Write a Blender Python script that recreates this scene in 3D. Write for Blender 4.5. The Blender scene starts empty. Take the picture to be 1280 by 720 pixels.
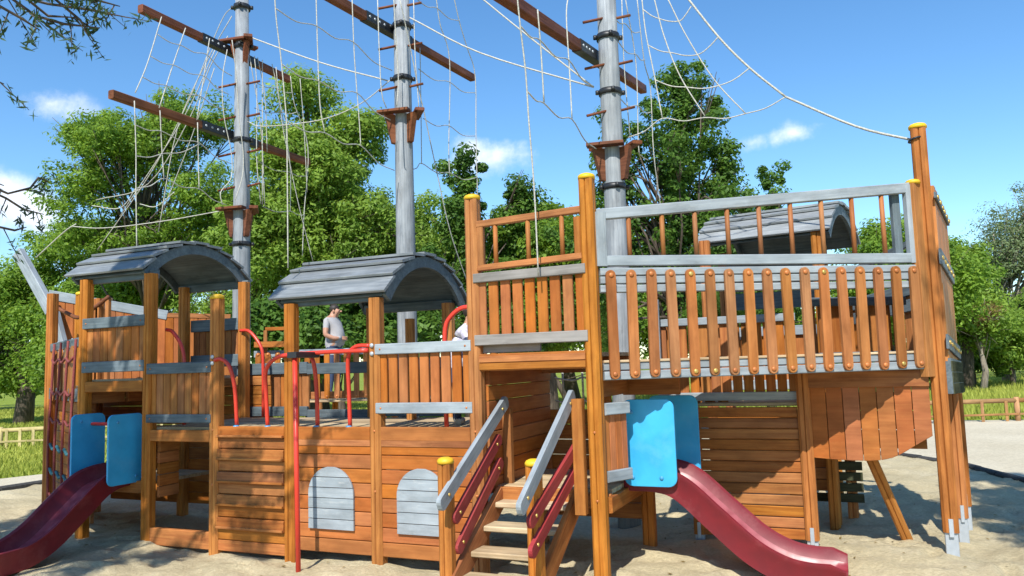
import bpy, math, random
import numpy as np
from mathutils import Vector, Matrix
random.seed(7); rng = np.random.default_rng(7)
S = bpy.context.scene
COL = S.collection

# ------------------------------------------------------------------ camera
F = 980.0
def _rot(yaw, pitch, roll):
    cy, sy = math.cos(yaw), math.sin(yaw)
    f = np.array([-sy*math.cos(pitch), cy*math.cos(pitch), math.sin(pitch)])
    r = np.array([cy, sy, 0.0]); u = np.cross(r, f)
    return math.cos(roll)*r+math.sin(roll)*u, -math.sin(roll)*r+math.cos(roll)*u, f
R_, U_, F_ = _rot(math.radians(23.665), math.radians(5.505), math.radians(-1.79))
CAM = np.array([0.0, -5.697, 1.65])
cd = bpy.data.cameras.new('camera'); cam = bpy.data.objects.new('camera', cd); COL.objects.link(cam)
cd.sensor_width = 36; cd.lens = F/1280*36; cd.clip_end = 2000; cd.clip_start = .05
M = Matrix([[R_[i], U_[i], -F_[i], CAM[i]] for i in range(3)]+[[0, 0, 0, 1]])
cam.matrix_world = M
S.camera = cam

# ------------------------------------------------------------------ sun, sky, exposure
SUNV = Vector((0.17, -1.0, 1.05)).normalized()      # towards the sun
sd = bpy.data.lights.new('sun', 'SUN'); sun = bpy.data.objects.new('sun', sd); COL.objects.link(sun)
sd.energy = 4.9; sd.angle = math.radians(.53); sd.color = (1, .955, .87)
sun.rotation_euler = SUNV.to_track_quat('Z', 'Y').to_euler()
sun.location = (3, -20, 22)
W = bpy.data.worlds.new('World'); S.world = W; W.use_nodes = True
nt = W.node_tree; nt.nodes.clear()
def N(t, typ, **kw):
    n = t.nodes.new(typ)
    for k, v in kw.items(): setattr(n, k, v)
    return n
def ray(px, py): return F_+R_*(px-640)/F-U_*(py-360)/F
sky = N(nt, 'ShaderNodeTexSky', sky_type='NISHITA', sun_disc=False)
sky.sun_elevation = math.asin(SUNV.z); sky.sun_rotation = math.atan2(SUNV.x, SUNV.y)
sky.air_density = 1.0; sky.dust_density = .15; sky.ozone_density = 2.2; sky.altitude = 100
bg = N(nt, 'ShaderNodeBackground'); bg.inputs[1].default_value = .147
out = N(nt, 'ShaderNodeOutputWorld')
tc = N(nt, 'ShaderNodeTexCoord')
nrm = N(nt, 'ShaderNodeVectorMath', operation='NORMALIZE'); nt.links.new(tc.outputs['Generated'], nrm.inputs[0])
noi = N(nt, 'ShaderNodeTexNoise'); noi.inputs['Scale'].default_value = 9; noi.inputs['Detail'].default_value = 9; noi.inputs['Roughness'].default_value = .62
nt.links.new(nrm.outputs[0], noi.inputs['Vector'])
acc = None
# fair-weather clouds: each a small puff in its own direction, broken up by noise
for (px, py, rad, amp) in [(30, 262, .072, .95), (-70, 250, .08, .95), (605, 192, .066, .95), (560, 205, .04, .6), (992, 166, .04, .8), (945, 176, .03, .5), (60, 130, .055, .5), (-260, 120, .1, .9),
                           (1500, 260, .12, .9), (1750, 60, .1, .8), (300, -260, .1, .5), (900, -300, .09, .5), (-500, 330, .1, .9), (2000, 330, .12, .9), (-900, 200, .12, .8), (2600, 150, .15, .8)]:
    d = ray(px, py); d = d/np.linalg.norm(d)
    sub = N(nt, 'ShaderNodeVectorMath', operation='SUBTRACT'); nt.links.new(nrm.outputs[0], sub.inputs[0]); sub.inputs[1].default_value = tuple(d)
    sc = N(nt, 'ShaderNodeVectorMath', operation='MULTIPLY'); nt.links.new(sub.outputs[0], sc.inputs[0]); sc.inputs[1].default_value = (1, 1, 1.9)
    ln = N(nt, 'ShaderNodeVectorMath', operation='LENGTH'); nt.links.new(sc.outputs[0], ln.inputs[0])
    mr = N(nt, 'ShaderNodeMapRange'); nt.links.new(ln.outputs['Value'], mr.inputs[0])
    mr.inputs[1].default_value = 0; mr.inputs[2].default_value = rad*1.35; mr.inputs[3].default_value = amp; mr.inputs[4].default_value = 0
    if acc is None: acc = mr.outputs[0]
    else:
        mx = N(nt, 'ShaderNodeMath', operation='MAXIMUM'); nt.links.new(acc, mx.inputs[0]); nt.links.new(mr.outputs[0], mx.inputs[1]); acc = mx.outputs[0]
ad = N(nt, 'ShaderNodeMath', operation='MULTIPLY_ADD'); nt.links.new(noi.outputs[0], ad.inputs[0]); ad.inputs[1].default_value = 1.9; nt.links.new(acc, ad.inputs[2])
mr2 = N(nt, 'ShaderNodeMapRange', interpolation_type='SMOOTHSTEP'); nt.links.new(ad.outputs[0], mr2.inputs[0])
mr2.inputs[1].default_value = 1.25; mr2.inputs[2].default_value = 1.85; mr2.inputs[3].default_value = 0; mr2.inputs[4].default_value = .88
gat = N(nt, 'ShaderNodeMapRange'); nt.links.new(acc, gat.inputs[0]); gat.inputs[1].default_value = 0; gat.inputs[2].default_value = .25; gat.inputs[3].default_value = 0; gat.inputs[4].default_value = 1
ml = N(nt, 'ShaderNodeMath', operation='MULTIPLY'); nt.links.new(mr2.outputs[0], ml.inputs[0]); nt.links.new(gat.outputs[0], ml.inputs[1])
skc = N(nt, 'ShaderNodeHueSaturation'); skc.inputs['Saturation'].default_value = 1.20; skc.inputs['Value'].default_value = 1.0; nt.links.new(sky.outputs[0], skc.inputs['Color'])
tint = N(nt, 'ShaderNodeMixRGB', blend_type='MULTIPLY'); tint.inputs[0].default_value = 1; nt.links.new(skc.outputs[0], tint.inputs[1]); tint.inputs[2].default_value = (.95, 1.045, 1.07, 1)
mixc = N(nt, 'ShaderNodeMixRGB'); nt.links.new(ml.outputs[0], mixc.inputs[0]); nt.links.new(tint.outputs[0], mixc.inputs[1]); mixc.inputs[2].default_value = (6.6, 6.9, 7.4, 1)
nt.links.new(mixc.outputs[0], bg.inputs[0]); nt.links.new(bg.outputs[0], out.inputs[0])
S.view_settings.view_transform = 'Standard'; S.view_settings.look = 'None'; S.view_settings.gamma = 1
S.view_settings.use_curve_mapping = False; S.view_settings.exposure = 0.40

# ------------------------------------------------------------------ pixel -> point on a plane the thing touches
def fy(px, py, Y):
    d = ray(px, py); return Vector(CAM+d*((Y-CAM[1])/d[1]))
def fx(px, py, X):
    d = ray(px, py); return Vector(CAM+d*((X-CAM[0])/d[0]))
def gz(px, py, z=0.0):
    d = ray(px, py); return Vector(CAM+d*((z-CAM[2])/d[2]))
def dep(px, py, Z): return Vector(CAM+ray(px, py)*Z)

# ------------------------------------------------------------------ materials
MATS = {}
def mat_base(name):
    m = bpy.data.materials.new(name); m.use_nodes = True
    t = m.node_tree; b = t.nodes['Principled BSDF']; MATS[name] = m
    return m, t, b
def objcoord(t, scale=(1, 1, 1)):
    tc = N(t, 'ShaderNodeTexCoord'); oi = N(t, 'ShaderNodeObjectInfo')
    mp = N(t, 'ShaderNodeMapping'); mp.inputs['Scale'].default_value = scale
    sc = N(t, 'ShaderNodeVectorMath', operation='SCALE'); cmb = N(t, 'ShaderNodeCombineXYZ')
    for i in range(3): t.links.new(oi.outputs['Random'], cmb.inputs[i])
    t.links.new(cmb.outputs[0], sc.inputs[0]); sc.inputs['Scale'].default_value = 53.7
    ad = N(t, 'ShaderNodeVectorMath', operation='ADD')
    t.links.new(tc.outputs['Object'], mp.inputs[0]); t.links.new(mp.outputs[0], ad.inputs[0]); t.links.new(sc.outputs[0], ad.inputs[1])
    return ad.outputs[0], oi.outputs['Random']
def wood(name, c1, c2, wear=None, wear_amt=.0, rough=.5, var=.25, grain=1.0, knots=True, bump=.25, spec=.13, axis=0):
    m, t, b = mat_base(name)
    ax = lambda l, c: tuple(l if i == axis else c for i in range(3))
    v, rnd = objcoord(t, ax(1.3, 26))
    n1 = N(t, 'ShaderNodeTexNoise'); n1.inputs['Scale'].default_value = 1.6; n1.inputs['Detail'].default_value = 6; n1.inputs['Distortion'].default_value = .6
    t.links.new(v, n1.inputs['Vector'])
    v2, _ = objcoord(t, ax(2.2, 5))
    n2 = N(t, 'ShaderNodeTexNoise'); n2.inputs['Scale'].default_value = 1.7; n2.inputs['Detail'].default_value = 4; t.links.new(v2, n2.inputs['Vector'])
    r = N(t, 'ShaderNodeValToRGB'); e = r.color_ramp.elements
    e[0].position = .30; e[0].color = (*c1, 1); e[1].position = .70; e[1].color = (*c2, 1); t.links.new(n1.outputs[0], r.inputs[0])
    hs = N(t, 'ShaderNodeHueSaturation')
    mr = N(t, 'ShaderNodeMapRange'); t.links.new(rnd, mr.inputs[0]); mr.inputs[3].default_value = 1-var; mr.inputs[4].default_value = 1+var
    mu = N(t, 'ShaderNodeMapRange'); t.links.new(n2.outputs[0], mu.inputs[0]); mu.inputs[1].default_value = .3; mu.inputs[2].default_value = .7; mu.inputs[3].default_value = .78; mu.inputs[4].default_value = 1.16
    mm = N(t, 'ShaderNodeMath', operation='MULTIPLY'); t.links.new(mr.outputs[0], mm.inputs[0]); t.links.new(mu.outputs[0], mm.inputs[1])
    t.links.new(mm.outputs[0], hs.inputs['Value']); t.links.new(r.outputs[0], hs.inputs['Color'])
    wn = N(t, 'ShaderNodeTexWhiteNoise', noise_dimensions='1D'); t.links.new(rnd, wn.inputs['W']); sx = N(t, 'ShaderNodeSeparateColor'); t.links.new(wn.outputs['Color'], sx.inputs[0])
    hh = N(t, 'ShaderNodeMapRange'); t.links.new(sx.outputs[0], hh.inputs[0]); hh.inputs[3].default_value = .4985; hh.inputs[4].default_value = .508; t.links.new(hh.outputs[0], hs.inputs['Hue'])
    hs2 = N(t, 'ShaderNodeMapRange'); t.links.new(sx.outputs[1], hs2.inputs[0]); hs2.inputs[3].default_value = .88; hs2.inputs[4].default_value = .99; t.links.new(hs2.outputs[0], hs.inputs['Saturation'])
    col = hs.outputs[0]
    v4, _ = objcoord(t, ax(1.6, 3.5)); n4 = N(t, 'ShaderNodeTexNoise'); n4.inputs['Scale'].default_value = 2.0; n4.inputs['Detail'].default_value = 9; n4.inputs['Roughness'].default_value = .7; t.links.new(v4, n4.inputs['Vector'])
    gm = N(t, 'ShaderNodeMapRange'); t.links.new(n4.outputs[0], gm.inputs[0]); gm.inputs[1].default_value = .52; gm.inputs[2].default_value = .78; gm.inputs[3].default_value = 0; gm.inputs[4].default_value = .55
    gx = N(t, 'ShaderNodeMixRGB', blend_type='MULTIPLY'); t.links.new(gm.outputs[0], gx.inputs[0]); t.links.new(col, gx.inputs[1]); gx.inputs[2].default_value = (.42, .36, .32, 1); col = gx.outputs[0]
    if wear:
        v3, _ = objcoord(t, ax(3, 14))
        n3 = N(t, 'ShaderNodeTexNoise'); n3.inputs['Scale'].default_value = 2.3; n3.inputs['Detail'].default_value = 8; n3.inputs['Roughness'].default_value = .7; t.links.new(v3, n3.inputs['Vector'])
        w = N(t, 'ShaderNodeMapRange'); t.links.new(n3.outputs[0], w.inputs[0]); w.inputs[1].default_value = .58; w.inputs[2].default_value = .72; w.inputs[3].default_value = 0; w.inputs[4].default_value = wear_amt
        mx = N(t, 'ShaderNodeMixRGB'); t.links.new(w.outputs[0], mx.inputs[0]); t.links.new(col, mx.inputs[1]); mx.inputs[2].default_value = (*wear, 1); col = mx.outputs[0]
    t.links.new(col, b.inputs['Base Color'])
    rr = N(t, 'ShaderNodeMapRange'); t.links.new(n1.outputs[0], rr.inputs[0]); rr.inputs[3].default_value = rough+.12; rr.inputs[4].default_value = rough-.1; t.links.new(rr.outputs[0], b.inputs['Roughness'])
    b.inputs['Specular IOR Level'].default_value = spec
    bp = N(t, 'ShaderNodeBump'); bp.inputs['Strength'].default_value = bump; bp.inputs['Distance'].default_value = .004*grain; t.links.new(n1.outputs[0], bp.inputs['Height']); t.links.new(bp.outputs[0], b.inputs['Normal'])
    return m
def plain(name, c, rough=.5, metal=0, var=.1, nscale=6, namt=.12, bump=0, c2=None, spec=.5, scuff=None):
    m, t, b = mat_base(name)
    v, rnd = objcoord(t)
    n1 = N(t, 'ShaderNodeTexNoise'); n1.inputs['Scale'].default_value = nscale; n1.inputs['Detail'].default_value = 6; t.links.new(v, n1.inputs['Vector'])
    r = N(t, 'ShaderNodeValToRGB'); e = r.color_ramp.elements
    a = c2 if c2 else tuple(x*(1-namt) for x in c)
    e[0].position = .35; e[0].color = (*a, 1); e[1].position = .65; e[1].color = (*c, 1); t.links.new(n1.outputs[0], r.inputs[0])
    hs = N(t, 'ShaderNodeHueSaturation'); mr = N(t, 'ShaderNodeMapRange'); t.links.new(rnd, mr.inputs[0]); mr.inputs[3].default_value = 1-var; mr.inputs[4].default_value = 1+var
    t.links.new(mr.outputs[0], hs.inputs['Value']); t.links.new(r.outputs[0], hs.inputs['Color']); colr = hs.outputs[0]
    if scuff:
        for sc_, lo, amt in (((40, 6, 14), .63, .75), ((3, 3, 3), .52, .35)):
            vs, _ = objcoord(t, sc_); ns = N(t, 'ShaderNodeTexNoise'); ns.inputs['Scale'].default_value = 1.2; ns.inputs['Detail'].default_value = 7; ns.inputs['Roughness'].default_value = .75; t.links.new(vs, ns.inputs['Vector'])
            mk = N(t, 'ShaderNodeMapRange'); t.links.new(ns.outputs[0], mk.inputs[0]); mk.inputs[1].default_value = lo; mk.inputs[2].default_value = lo+.16; mk.inputs[3].default_value = 0; mk.inputs[4].default_value = amt
            mq = N(t, 'ShaderNodeMixRGB'); t.links.new(mk.outputs[0], mq.inputs[0]); t.links.new(colr, mq.inputs[1]); mq.inputs[2].default_value = (*scuff, 1); colr = mq.outputs[0]
    t.links.new(colr, b.inputs['Base Color'])
    rr = N(t, 'ShaderNodeMapRange'); t.links.new(n1.outputs[0], rr.inputs[0]); rr.inputs[3].default_value = min(1, rough+.12); rr.inputs[4].default_value = max(.05, rough-.1); t.links.new(rr.outputs[0], b.inputs['Roughness'])
    b.inputs['Metallic'].default_value = metal; b.inputs['Specular IOR Level'].default_value = spec
    if bump:
        bp = N(t, 'ShaderNodeBump'); bp.inputs['Strength'].default_value = bump; bp.inputs['Distance'].default_value = .01; t.links.new(n1.outputs[0], bp.inputs['Height']); t.links.new(bp.outputs[0], b.inputs['Normal'])
    return m
WO = wood('stained_wood', (.285, .078, .010), (.43, .145, .022), wear=(.46, .22, .08), wear_amt=.3, var=.17)
WP = wood('painted_orange_board', (.34, .088, .011), (.405, .118, .017), wear=(.50, .22, .07), wear_amt=.25, var=.12, bump=.12)
WL = wood('post_wood', (.33, .095, .009), (.50, .175, .022), wear=(.27, .10, .025), wear_amt=.4, var=.12)
WS = wood('reddish_slat_wood', (.29, .095, .024), (.39, .145, .042), wear=(.20, .065, .022), wear_amt=.4, var=.18, bump=.15)
WG = wood('grey_painted_wood', (.235, .275, .305), (.32, .365, .395), wear=(.42, .41, .37), wear_amt=.45, var=.08, bump=.15)
WGT = wood('taupe_grey_board', (.21, .195, .18), (.28, .26, .245), wear=(.36, .33, .29), wear_amt=.3, var=.06)
WD = wood('dark_grey_board', (.085, .115, .135), (.14, .18, .20), wear=(.26, .27, .25), wear_amt=.4, var=.12)
WR = wood('roof_board', (.125, .142, .155), (.235, .255, .268), wear=(.34, .35, .35), wear_amt=.5, var=.14, rough=.42, spec=.5)
WOL = wood('olive_grey_board', (.055, .06, .034), (.085, .09, .052), wear=(.12, .12, .08), wear_amt=.3, var=.06, rough=.85, spec=0)
WRL = wood('weathered_roof_board', (.20, .22, .23), (.30, .32, .33), wear=(.52, .52, .50), wear_amt=.5, var=.1)
WM = wood('mast_wood', (.20, .225, .25), (.34, .365, .385), wear=(.13, .14, .15), wear_amt=.6, var=.06, bump=.5, axis=2)
WN = wood('bare_plank', (.36, .25, .14), (.55, .42, .26), wear=(.30, .27, .22), wear_amt=.5, var=.15, rough=.75)
WY = wood('yard_wood', (.12, .034, .014), (.22, .066, .024), wear=(.30, .14, .07), wear_amt=.3, var=.08)
WDR = wood('dark_red_board', (.22, .012, .02), (.30, .02, .03), wear=(.36, .10, .09), wear_amt=.3, var=.1)
WF = wood('fence_wood', (.28, .13, .045), (.42, .22, .085), var=.2, rough=.8)
WFL = wood('pale_fence_wood', (.42, .33, .14), (.58, .47, .22), var=.15, rough=.8)
SH = wood('shutter_grey', (.27, .315, .345), (.32, .365, .395), wear=(.62, .62, .58), wear_amt=.5, var=.05, bump=.1)
BLU = plain('blue_plastic', (.045, .41, .70), rough=.42, var=.02, nscale=5, c2=(.03, .33, .60), scuff=(.14, .44, .66))
RED = plain('red_slide_plastic', (.19, .012, .020), rough=.5, var=.02, nscale=7, c2=(.15, .011, .018), scuff=(.30, .09, .09))
RSC = plain('scuffed_red_plastic', (.33, .07, .085), rough=.36, var=.02, nscale=9, c2=(.22, .02, .03))
RM = plain('red_painted_steel', (.62, .045, .025), rough=.35, var=.05)
BK = plain('black_steel', (.018, .02, .024), rough=.45, var=.1)
GV = plain('galvanised_steel', (.45, .49, .53), rough=.5, metal=.35, var=.06, nscale=30)
BR = plain('brass_bolt', (.62, .42, .12), rough=.35, metal=.6, var=.2)
CB = plain('copper_bolt', (.50, .17, .05), rough=.4, metal=.2, var=.2)
BB = plain('blue_bolt', (.06, .30, .55), rough=.35, var=.05)
YC = plain('yellow_cap', (.80, .48, .015), rough=.5, var=.12, scuff=(.5, .30, .05))
RP = plain('white_rope', (.56, .55, .49), rough=.85, var=.05, nscale=60, namt=.35, bump=.5)
RPR = plain('red_rope', (.24, .045, .04), rough=.8, var=.1, nscale=60, namt=.3)
RPG = plain('blue_green_rope', (.03, .16, .19), rough=.8, var=.1, nscale=60, namt=.3)
KERB = plain('kerb_rubber', (.05, .048, .045), rough=.9, var=.3, nscale=20, namt=.4)

# ------------------------------------------------------------------ object helpers
def frame(o, n):
    o = Vector(o).normalized(); n = Vector(n); n = (n-o*n.dot(o)).normalized()
    y = n.cross(o); return o, y, n
WLD = {}
def link(name, me, mat, parent=None, world=None):
    o = bpy.data.objects.new(name, me); COL.objects.link(o)
    if mat is not None and not me.materials: me.materials.append(mat)
    w = world if world is not None else Matrix.Identity(4)
    WLD[o.name] = w
    if parent is not None:
        o.parent = parent; o.matrix_basis = WLD[parent.name].inverted() @ w
    else: o.matrix_basis = w
    return o
def mesh(name, v, f, smooth=False):
    me = bpy.data.meshes.new(name); me.from_pydata([tuple(x) for x in v], [], f)
    if smooth: me.polygons.foreach_set('use_smooth', [True]*len(me.polygons))
    return me
def tag(o, label, cat, group=None):
    o['label'] = label; o['category'] = cat
    if group: o['group'] = group
    return o
def empty(name, loc):
    o = bpy.data.objects.new(name, None); COL.objects.link(o); o.empty_display_size = .3
    w = Matrix.Translation(loc); o.matrix_basis = w; WLD[o.name] = w; return o
def extr(name, prof, p0, p1, n, mat, parent, smooth=False, taper=1.0):
    """profile (y,z) swept from p0 to p1; local x runs along the piece"""
    p0 = Vector(p0); p1 = Vector(p1); X, Y, Z = frame(p1-p0, n); L = (p1-p0).length; k = len(prof)
    v = [(-L/2, a, b) for a, b in prof]+[(L/2, a*taper, b*taper) for a, b in prof]
    f = [(i, (i+1) % k, k+(i+1) % k, k+i) for i in range(k)]+[tuple(range(k))[::-1], tuple(range(k, 2*k))]
    me = mesh(name, v, f)
    if smooth:
        for p in me.polygons[:k]: p.use_smooth = True
    c = (p0+p1)/2
    w = Matrix(((X.x, Y.x, Z.x, c.x), (X.y, Y.y, Z.y, c.y), (X.z, Y.z, Z.z, c.z), (0, 0, 0, 1)))
    return link(name, me, mat, parent, w)
def rectp(w, t, c=.006):
    a, b = w/2, t/2; c = min(c, a*.4, b*.4)
    return [(-a+c, -b), (a-c, -b), (a, -b+c), (a, b-c), (a-c, b), (-a+c, b), (-a, b-c), (-a, -b+c)]
def board(name, p0, p1, w, t, n, mat, parent, c=.006):
    return extr(name, rectp(w, t, c), p0, p1, n, mat, parent)
def circ(r, k=12): return [(r*math.cos(2*math.pi*i/k), r*math.sin(2*math.pi*i/k)) for i in range(k)]
def rod(name, p0, p1, r, mat, parent, k=10, taper=1.0):
    d = Vector(p1)-Vector(p0); n = (0, 1, 0) if abs(d.normalized().y) < .9 else (1, 0, 0)
    return extr(name, circ(r, k), p0, p1, n, mat, parent, True, taper)
def postp(s=.11):
    a = s/2; c = a*.34; g = a*.10; q = a*.80; o = []
    for i in range(4):
        ang = i*math.pi/2; cs, sn = math.cos(ang), math.sin(ang)
        for (x, y) in [(a, -a+c), (a, -g), (q, 0), (a, g), (a, a-c)]: o.append((x*cs-y*sn, x*sn+y*cs))
    return o
def post(name, x, y, z0, z1, parent, mat=None, s=.11, cap=False, foot=False):
    o = extr(name, postp(s), (x, y, z0), (x, y, z1), (0, -1, 0), mat or WL, parent)
    if cap:
        k = 12; r = s*.62; v = []; f = []
        for j, (rr, h) in enumerate([(r, 0), (r, .022), (r*.85, .035), (r*.45, .045)]):
            v += [(rr*math.cos(2*math.pi*i/k), rr*math.sin(2*math.pi*i/k), h) for i in range(k)]
        for j in range(3): f += [(j*k+i, j*k+(i+1) % k, (j+1)*k+(i+1) % k, (j+1)*k+i) for i in range(k)]
        f.append(tuple(range(3*k, 4*k))); f.append(tuple(range(k))[::-1])
        link('post_cap', mesh('post_cap', v, f, True), YC, o, Matrix.Translation((x, y, z1+.001)))
    if foot: board('metal_foot', (x, y-.012, -.25), (x, y-.012, z0+.0), s*.82, s*.5, (0, -1, 0), GV, o, .004); board('foot_strap', (x, y-s*.42, z0-.03), (x, y-s*.42, z0+.11), s*.3, s*.3, (0, -1, 0), GV, o, .003)
    return o
_dome = {}
def bolt(p, n, r, mat, parent, name='bolt'):
    key = mat.name
    if key not in _dome:
        v = []; k = 10
        for rr, h in [(1, 0), (.95, .3), (.6, .58)]: v += [(rr*math.cos(2*math.pi*i/k), rr*math.sin(2*math.pi*i/k), h) for i in range(k)]
        f = []
        for j in range(2): f += [(j*k+i, j*k+(i+1) % k, (j+1)*k+(i+1) % k, (j+1)*k+i) for i in range(k)]
        f.append(tuple(range(2*k, 3*k)))
        me = mesh('bolt', v, f, True); me.materials.append(mat); _dome[key] = me
    Z = Vector(n).normalized(); q = Z.to_track_quat('Z', 'Y')
    return link(name, _dome[key], None, parent, Matrix.Translation(p) @ q.to_matrix().to_4x4() @ Matrix.Scale(r, 4))
def tube(name, pts, r, mat, parent, k=8, res=0, closed=False):
    pts = [Vector(p) for p in pts]
    if res and len(pts) > 2:                        # Catmull-Rom smoothing
        q = []; P = [pts[0]*2-pts[1]]+pts+[pts[-1]*2-pts[-2]]
        for i in range(1, len(P)-2):
            for j in range(res):
                t = j/res; a, b, c, d = P[i-1:i+3]
                q.append(.5*((2*b)+(c-a)*t+(2*a-5*b+4*c-d)*t*t+(3*b-a-3*c+d)*t**3))
        q.append(pts[-1]); pts = q
    rs = r if isinstance(r, (list, tuple)) else [r]*len(pts)
    if len(rs) != len(pts): rs = list(np.interp(np.linspace(0, 1, len(pts)), np.linspace(0, 1, len(rs)), rs))
    v = []; f = []; up = Vector((.31, .17, .93)).normalized(); prev = None
    for i, p in enumerate(pts):
        d = (pts[min(i+1, len(pts)-1)]-pts[max(i-1, 0)]).normalized()
        if prev is None: a = d.cross(up); a = a if a.length > 1e-3 else d.cross(Vector((1, 0, 0)))
        else: a = prev-d*prev.dot(d)
        a.normalize(); prev = a; b = d.cross(a)
        v += [p+a*(rs[i]*math.cos(2*math.pi*j/k))+b*(rs[i]*math.sin(2*math.pi*j/k)) for j in range(k)]
        if i: f += [((i-1)*k+j, (i-1)*k+(j+1) % k, i*k+(j+1) % k, i*k+j) for j in range(k)]
    f.append(tuple(range(k))[::-1]); f.append(tuple(range((len(pts)-1)*k, len(pts)*k)))
    c = pts[0].copy()
    if name is None: return v, f
    return link(name, mesh(name, [x-c for x in v], f, True), mat, parent, Matrix.Translation(c))
def plate(name, outline, t, origin, X, Yv, mat, parent, c=0):
    """flat outline (x,y) given thickness t along X x Y, centred"""
    X = Vector(X).normalized(); Yv = Vector(Yv); Yv = (Yv-X*Yv.dot(X)).normalized(); Z = X.cross(Yv); k = len(outline)
    c = min(c, t*.4)
    cx = sum(a for a, b in outline)/k; cy = sum(b for a, b in outline)/k
    ins = []
    for a, b in outline:
        d = math.hypot(a-cx, b-cy) or 1; ins.append((a-(a-cx)/d*c, b-(b-cy)/d*c))
    if c:
        v = [(a, b, -t/2) for a, b in outline]+[(a, b, t/2-c) for a, b in outline]+[(a, b, t/2) for a, b in ins]
        f = [tuple(range(k))[::-1]]
        for j in range(2): f += [(j*k+i, j*k+(i+1) % k, (j+1)*k+(i+1) % k, (j+1)*k+i) for i in range(k)]
        f.append(tuple(range(2*k, 3*k)))
    else:
        v = [(a, b, -t/2) for a, b in outline]+[(a, b, t/2) for a, b in outline]
        f = [tuple(range(k))[::-1], tuple(range(k, 2*k))]+[(i, (i+1) % k, k+(i+1) % k, k+i) for i in range(k)]
    o = Vector(origin)
    w = Matrix(((X.x, Yv.x, Z.x, o.x), (X.y, Yv.y, Z.y, o.y), (X.z, Yv.z, Z.z, o.z), (0, 0, 0, 1)))
    return link(name, mesh(name, v, f), mat, parent, w)
def rrect(w, h, r, k=4, corners=(1, 1, 1, 1)):
    o = []
    for ci, (sx, sy, a0) in enumerate([(1, -1, -90), (1, 1, 0), (-1, 1, 90), (-1, -1, 180)]):
        rr = r if corners[ci] else .002
        for i in range(k+1):
            a = math.radians(a0+90*i/k); o.append((sx*(w/2-rr)+rr*math.cos(a), sy*(h/2-rr)+rr*math.sin(a)))
    return o
FR = Vector((0, -1, 0))   # facade normal, towards the viewer's side

# ------------------------------------------------------------------ ground
def smooth_noise(X, Y, cell, seed):
    r = np.random.default_rng(seed); T = r.random((97, 97))*2-1
    u = X/cell; v = Y/cell; i = np.floor(u).astype(int); j = np.floor(v).astype(int); a = u-i; b = v-j
    a = a*a*(3-2*a); b = b*b*(3-2*b); g = lambda p, q: T[p % 97, q % 97]
    return (g(i, j)*(1-a)*(1-b)+g(i+1, j)*a*(1-b)+g(i, j+1)*(1-a)*b+g(i+1, j+1)*a*b)
def gridmesh(name, xs, ys, zf):
    X, Y = np.meshgrid(xs, ys); Z = zf(X, Y); nx, ny = len(xs), len(ys)
    v = np.stack([X, Y, Z], -1).reshape(-1, 3); idx = np.arange(nx*ny).reshape(ny, nx)
    q = np.stack([idx[:-1, :-1], idx[:-1, 1:], idx[1:, 1:], idx[1:, :-1]], -1).reshape(-1, 4)
    return fastmesh(name, v, q, True)
def fastmesh(name, v, q, smooth=False):
    me = bpy.data.meshes.new(name); k = q.shape[1]
    me.vertices.add(len(v)); me.vertices.foreach_set('co', np.asarray(v, np.float32).ravel())
    me.loops.add(q.size); me.loops.foreach_set('vertex_index', q.astype(np.int32).ravel())
    me.polygons.add(len(q)); me.polygons.foreach_set('loop_start', np.arange(0, q.size, k, dtype=np.int32)); me.polygons.foreach_set('loop_total', np.full(len(q), k, np.int32))
    if smooth: me.polygons.foreach_set('use_smooth', np.ones(len(q), bool))
    me.update(calc_edges=True); me.validate(); return me
def ground_mat(name, stops, scale, detail_scale, bump, rough=.95):
    m, t, b = mat_base(name)
    g = N(t, 'ShaderNodeNewGeometry')
    n1 = N(t, 'ShaderNodeTexNoise'); n1.inputs['Scale'].default_value = scale; n1.inputs['Detail'].default_value = 8; n1.inputs['Roughness'].default_value = .65; t.links.new(g.outputs['Position'], n1.inputs['Vector'])
    n2 = N(t, 'ShaderNodeTexNoise'); n2.inputs['Scale'].default_value = detail_scale; n2.inputs['Detail'].default_value = 8; n2.inputs['Roughness'].default_value = .75; t.links.new(g.outputs['Position'], n2.inputs['Vector'])
    r = N(t, 'ShaderNodeValToRGB'); r.color_ramp.elements.remove(r.color_ramp.elements[0])
    r.color_ramp.elements[0].position = stops[0][0]; r.color_ramp.elements[0].color = (*stops[0][1], 1)
    for p, c in stops[1:]:
        e = r.color_ramp.elements.new(p); e.color = (*c, 1)
    t.links.new(n1.outputs[0], r.inputs[0])
    mu = N(t, 'ShaderNodeMapRange'); t.links.new(n2.outputs[0], mu.inputs[0]); mu.inputs[1].default_value = .3; mu.inputs[2].default_value = .7; mu.inputs[3].default_value = .72; mu.inputs[4].default_value = 1.15
    mx = N(t, 'ShaderNodeMixRGB', blend_type='MULTIPLY'); mx.inputs[0].default_value = 1; t.links.new(r.outputs[0], mx.inputs[1]); t.links.new(mu.outputs[0], mx.inputs[2])
    t.links.new(mx.outputs[0], b.inputs['Base Color']); b.inputs['Roughness'].default_value = rough; b.inputs['Specular IOR Level'].default_value = .1
    bp = N(t, 'ShaderNodeBump'); bp.inputs['Strength'].default_value = bump; bp.inputs['Distance'].default_value = .02; t.links.new(n2.outputs[0], bp.inputs['Height']); t.links.new(bp.outputs[0], b.inputs['Normal'])
    return m
SAND = ground_mat('sand', [(.3, (.43, .355, .215)), (.5, (.53, .45, .285)), (.7, (.60, .52, .355))], .9, 30, 1.0)
DIRT = ground_mat('packed_path', [(.3, (.50, .44, .32)), (.6, (.60, .54, .41)), (.75, (.64, .59, .46))], .35, 20, .3)
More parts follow.
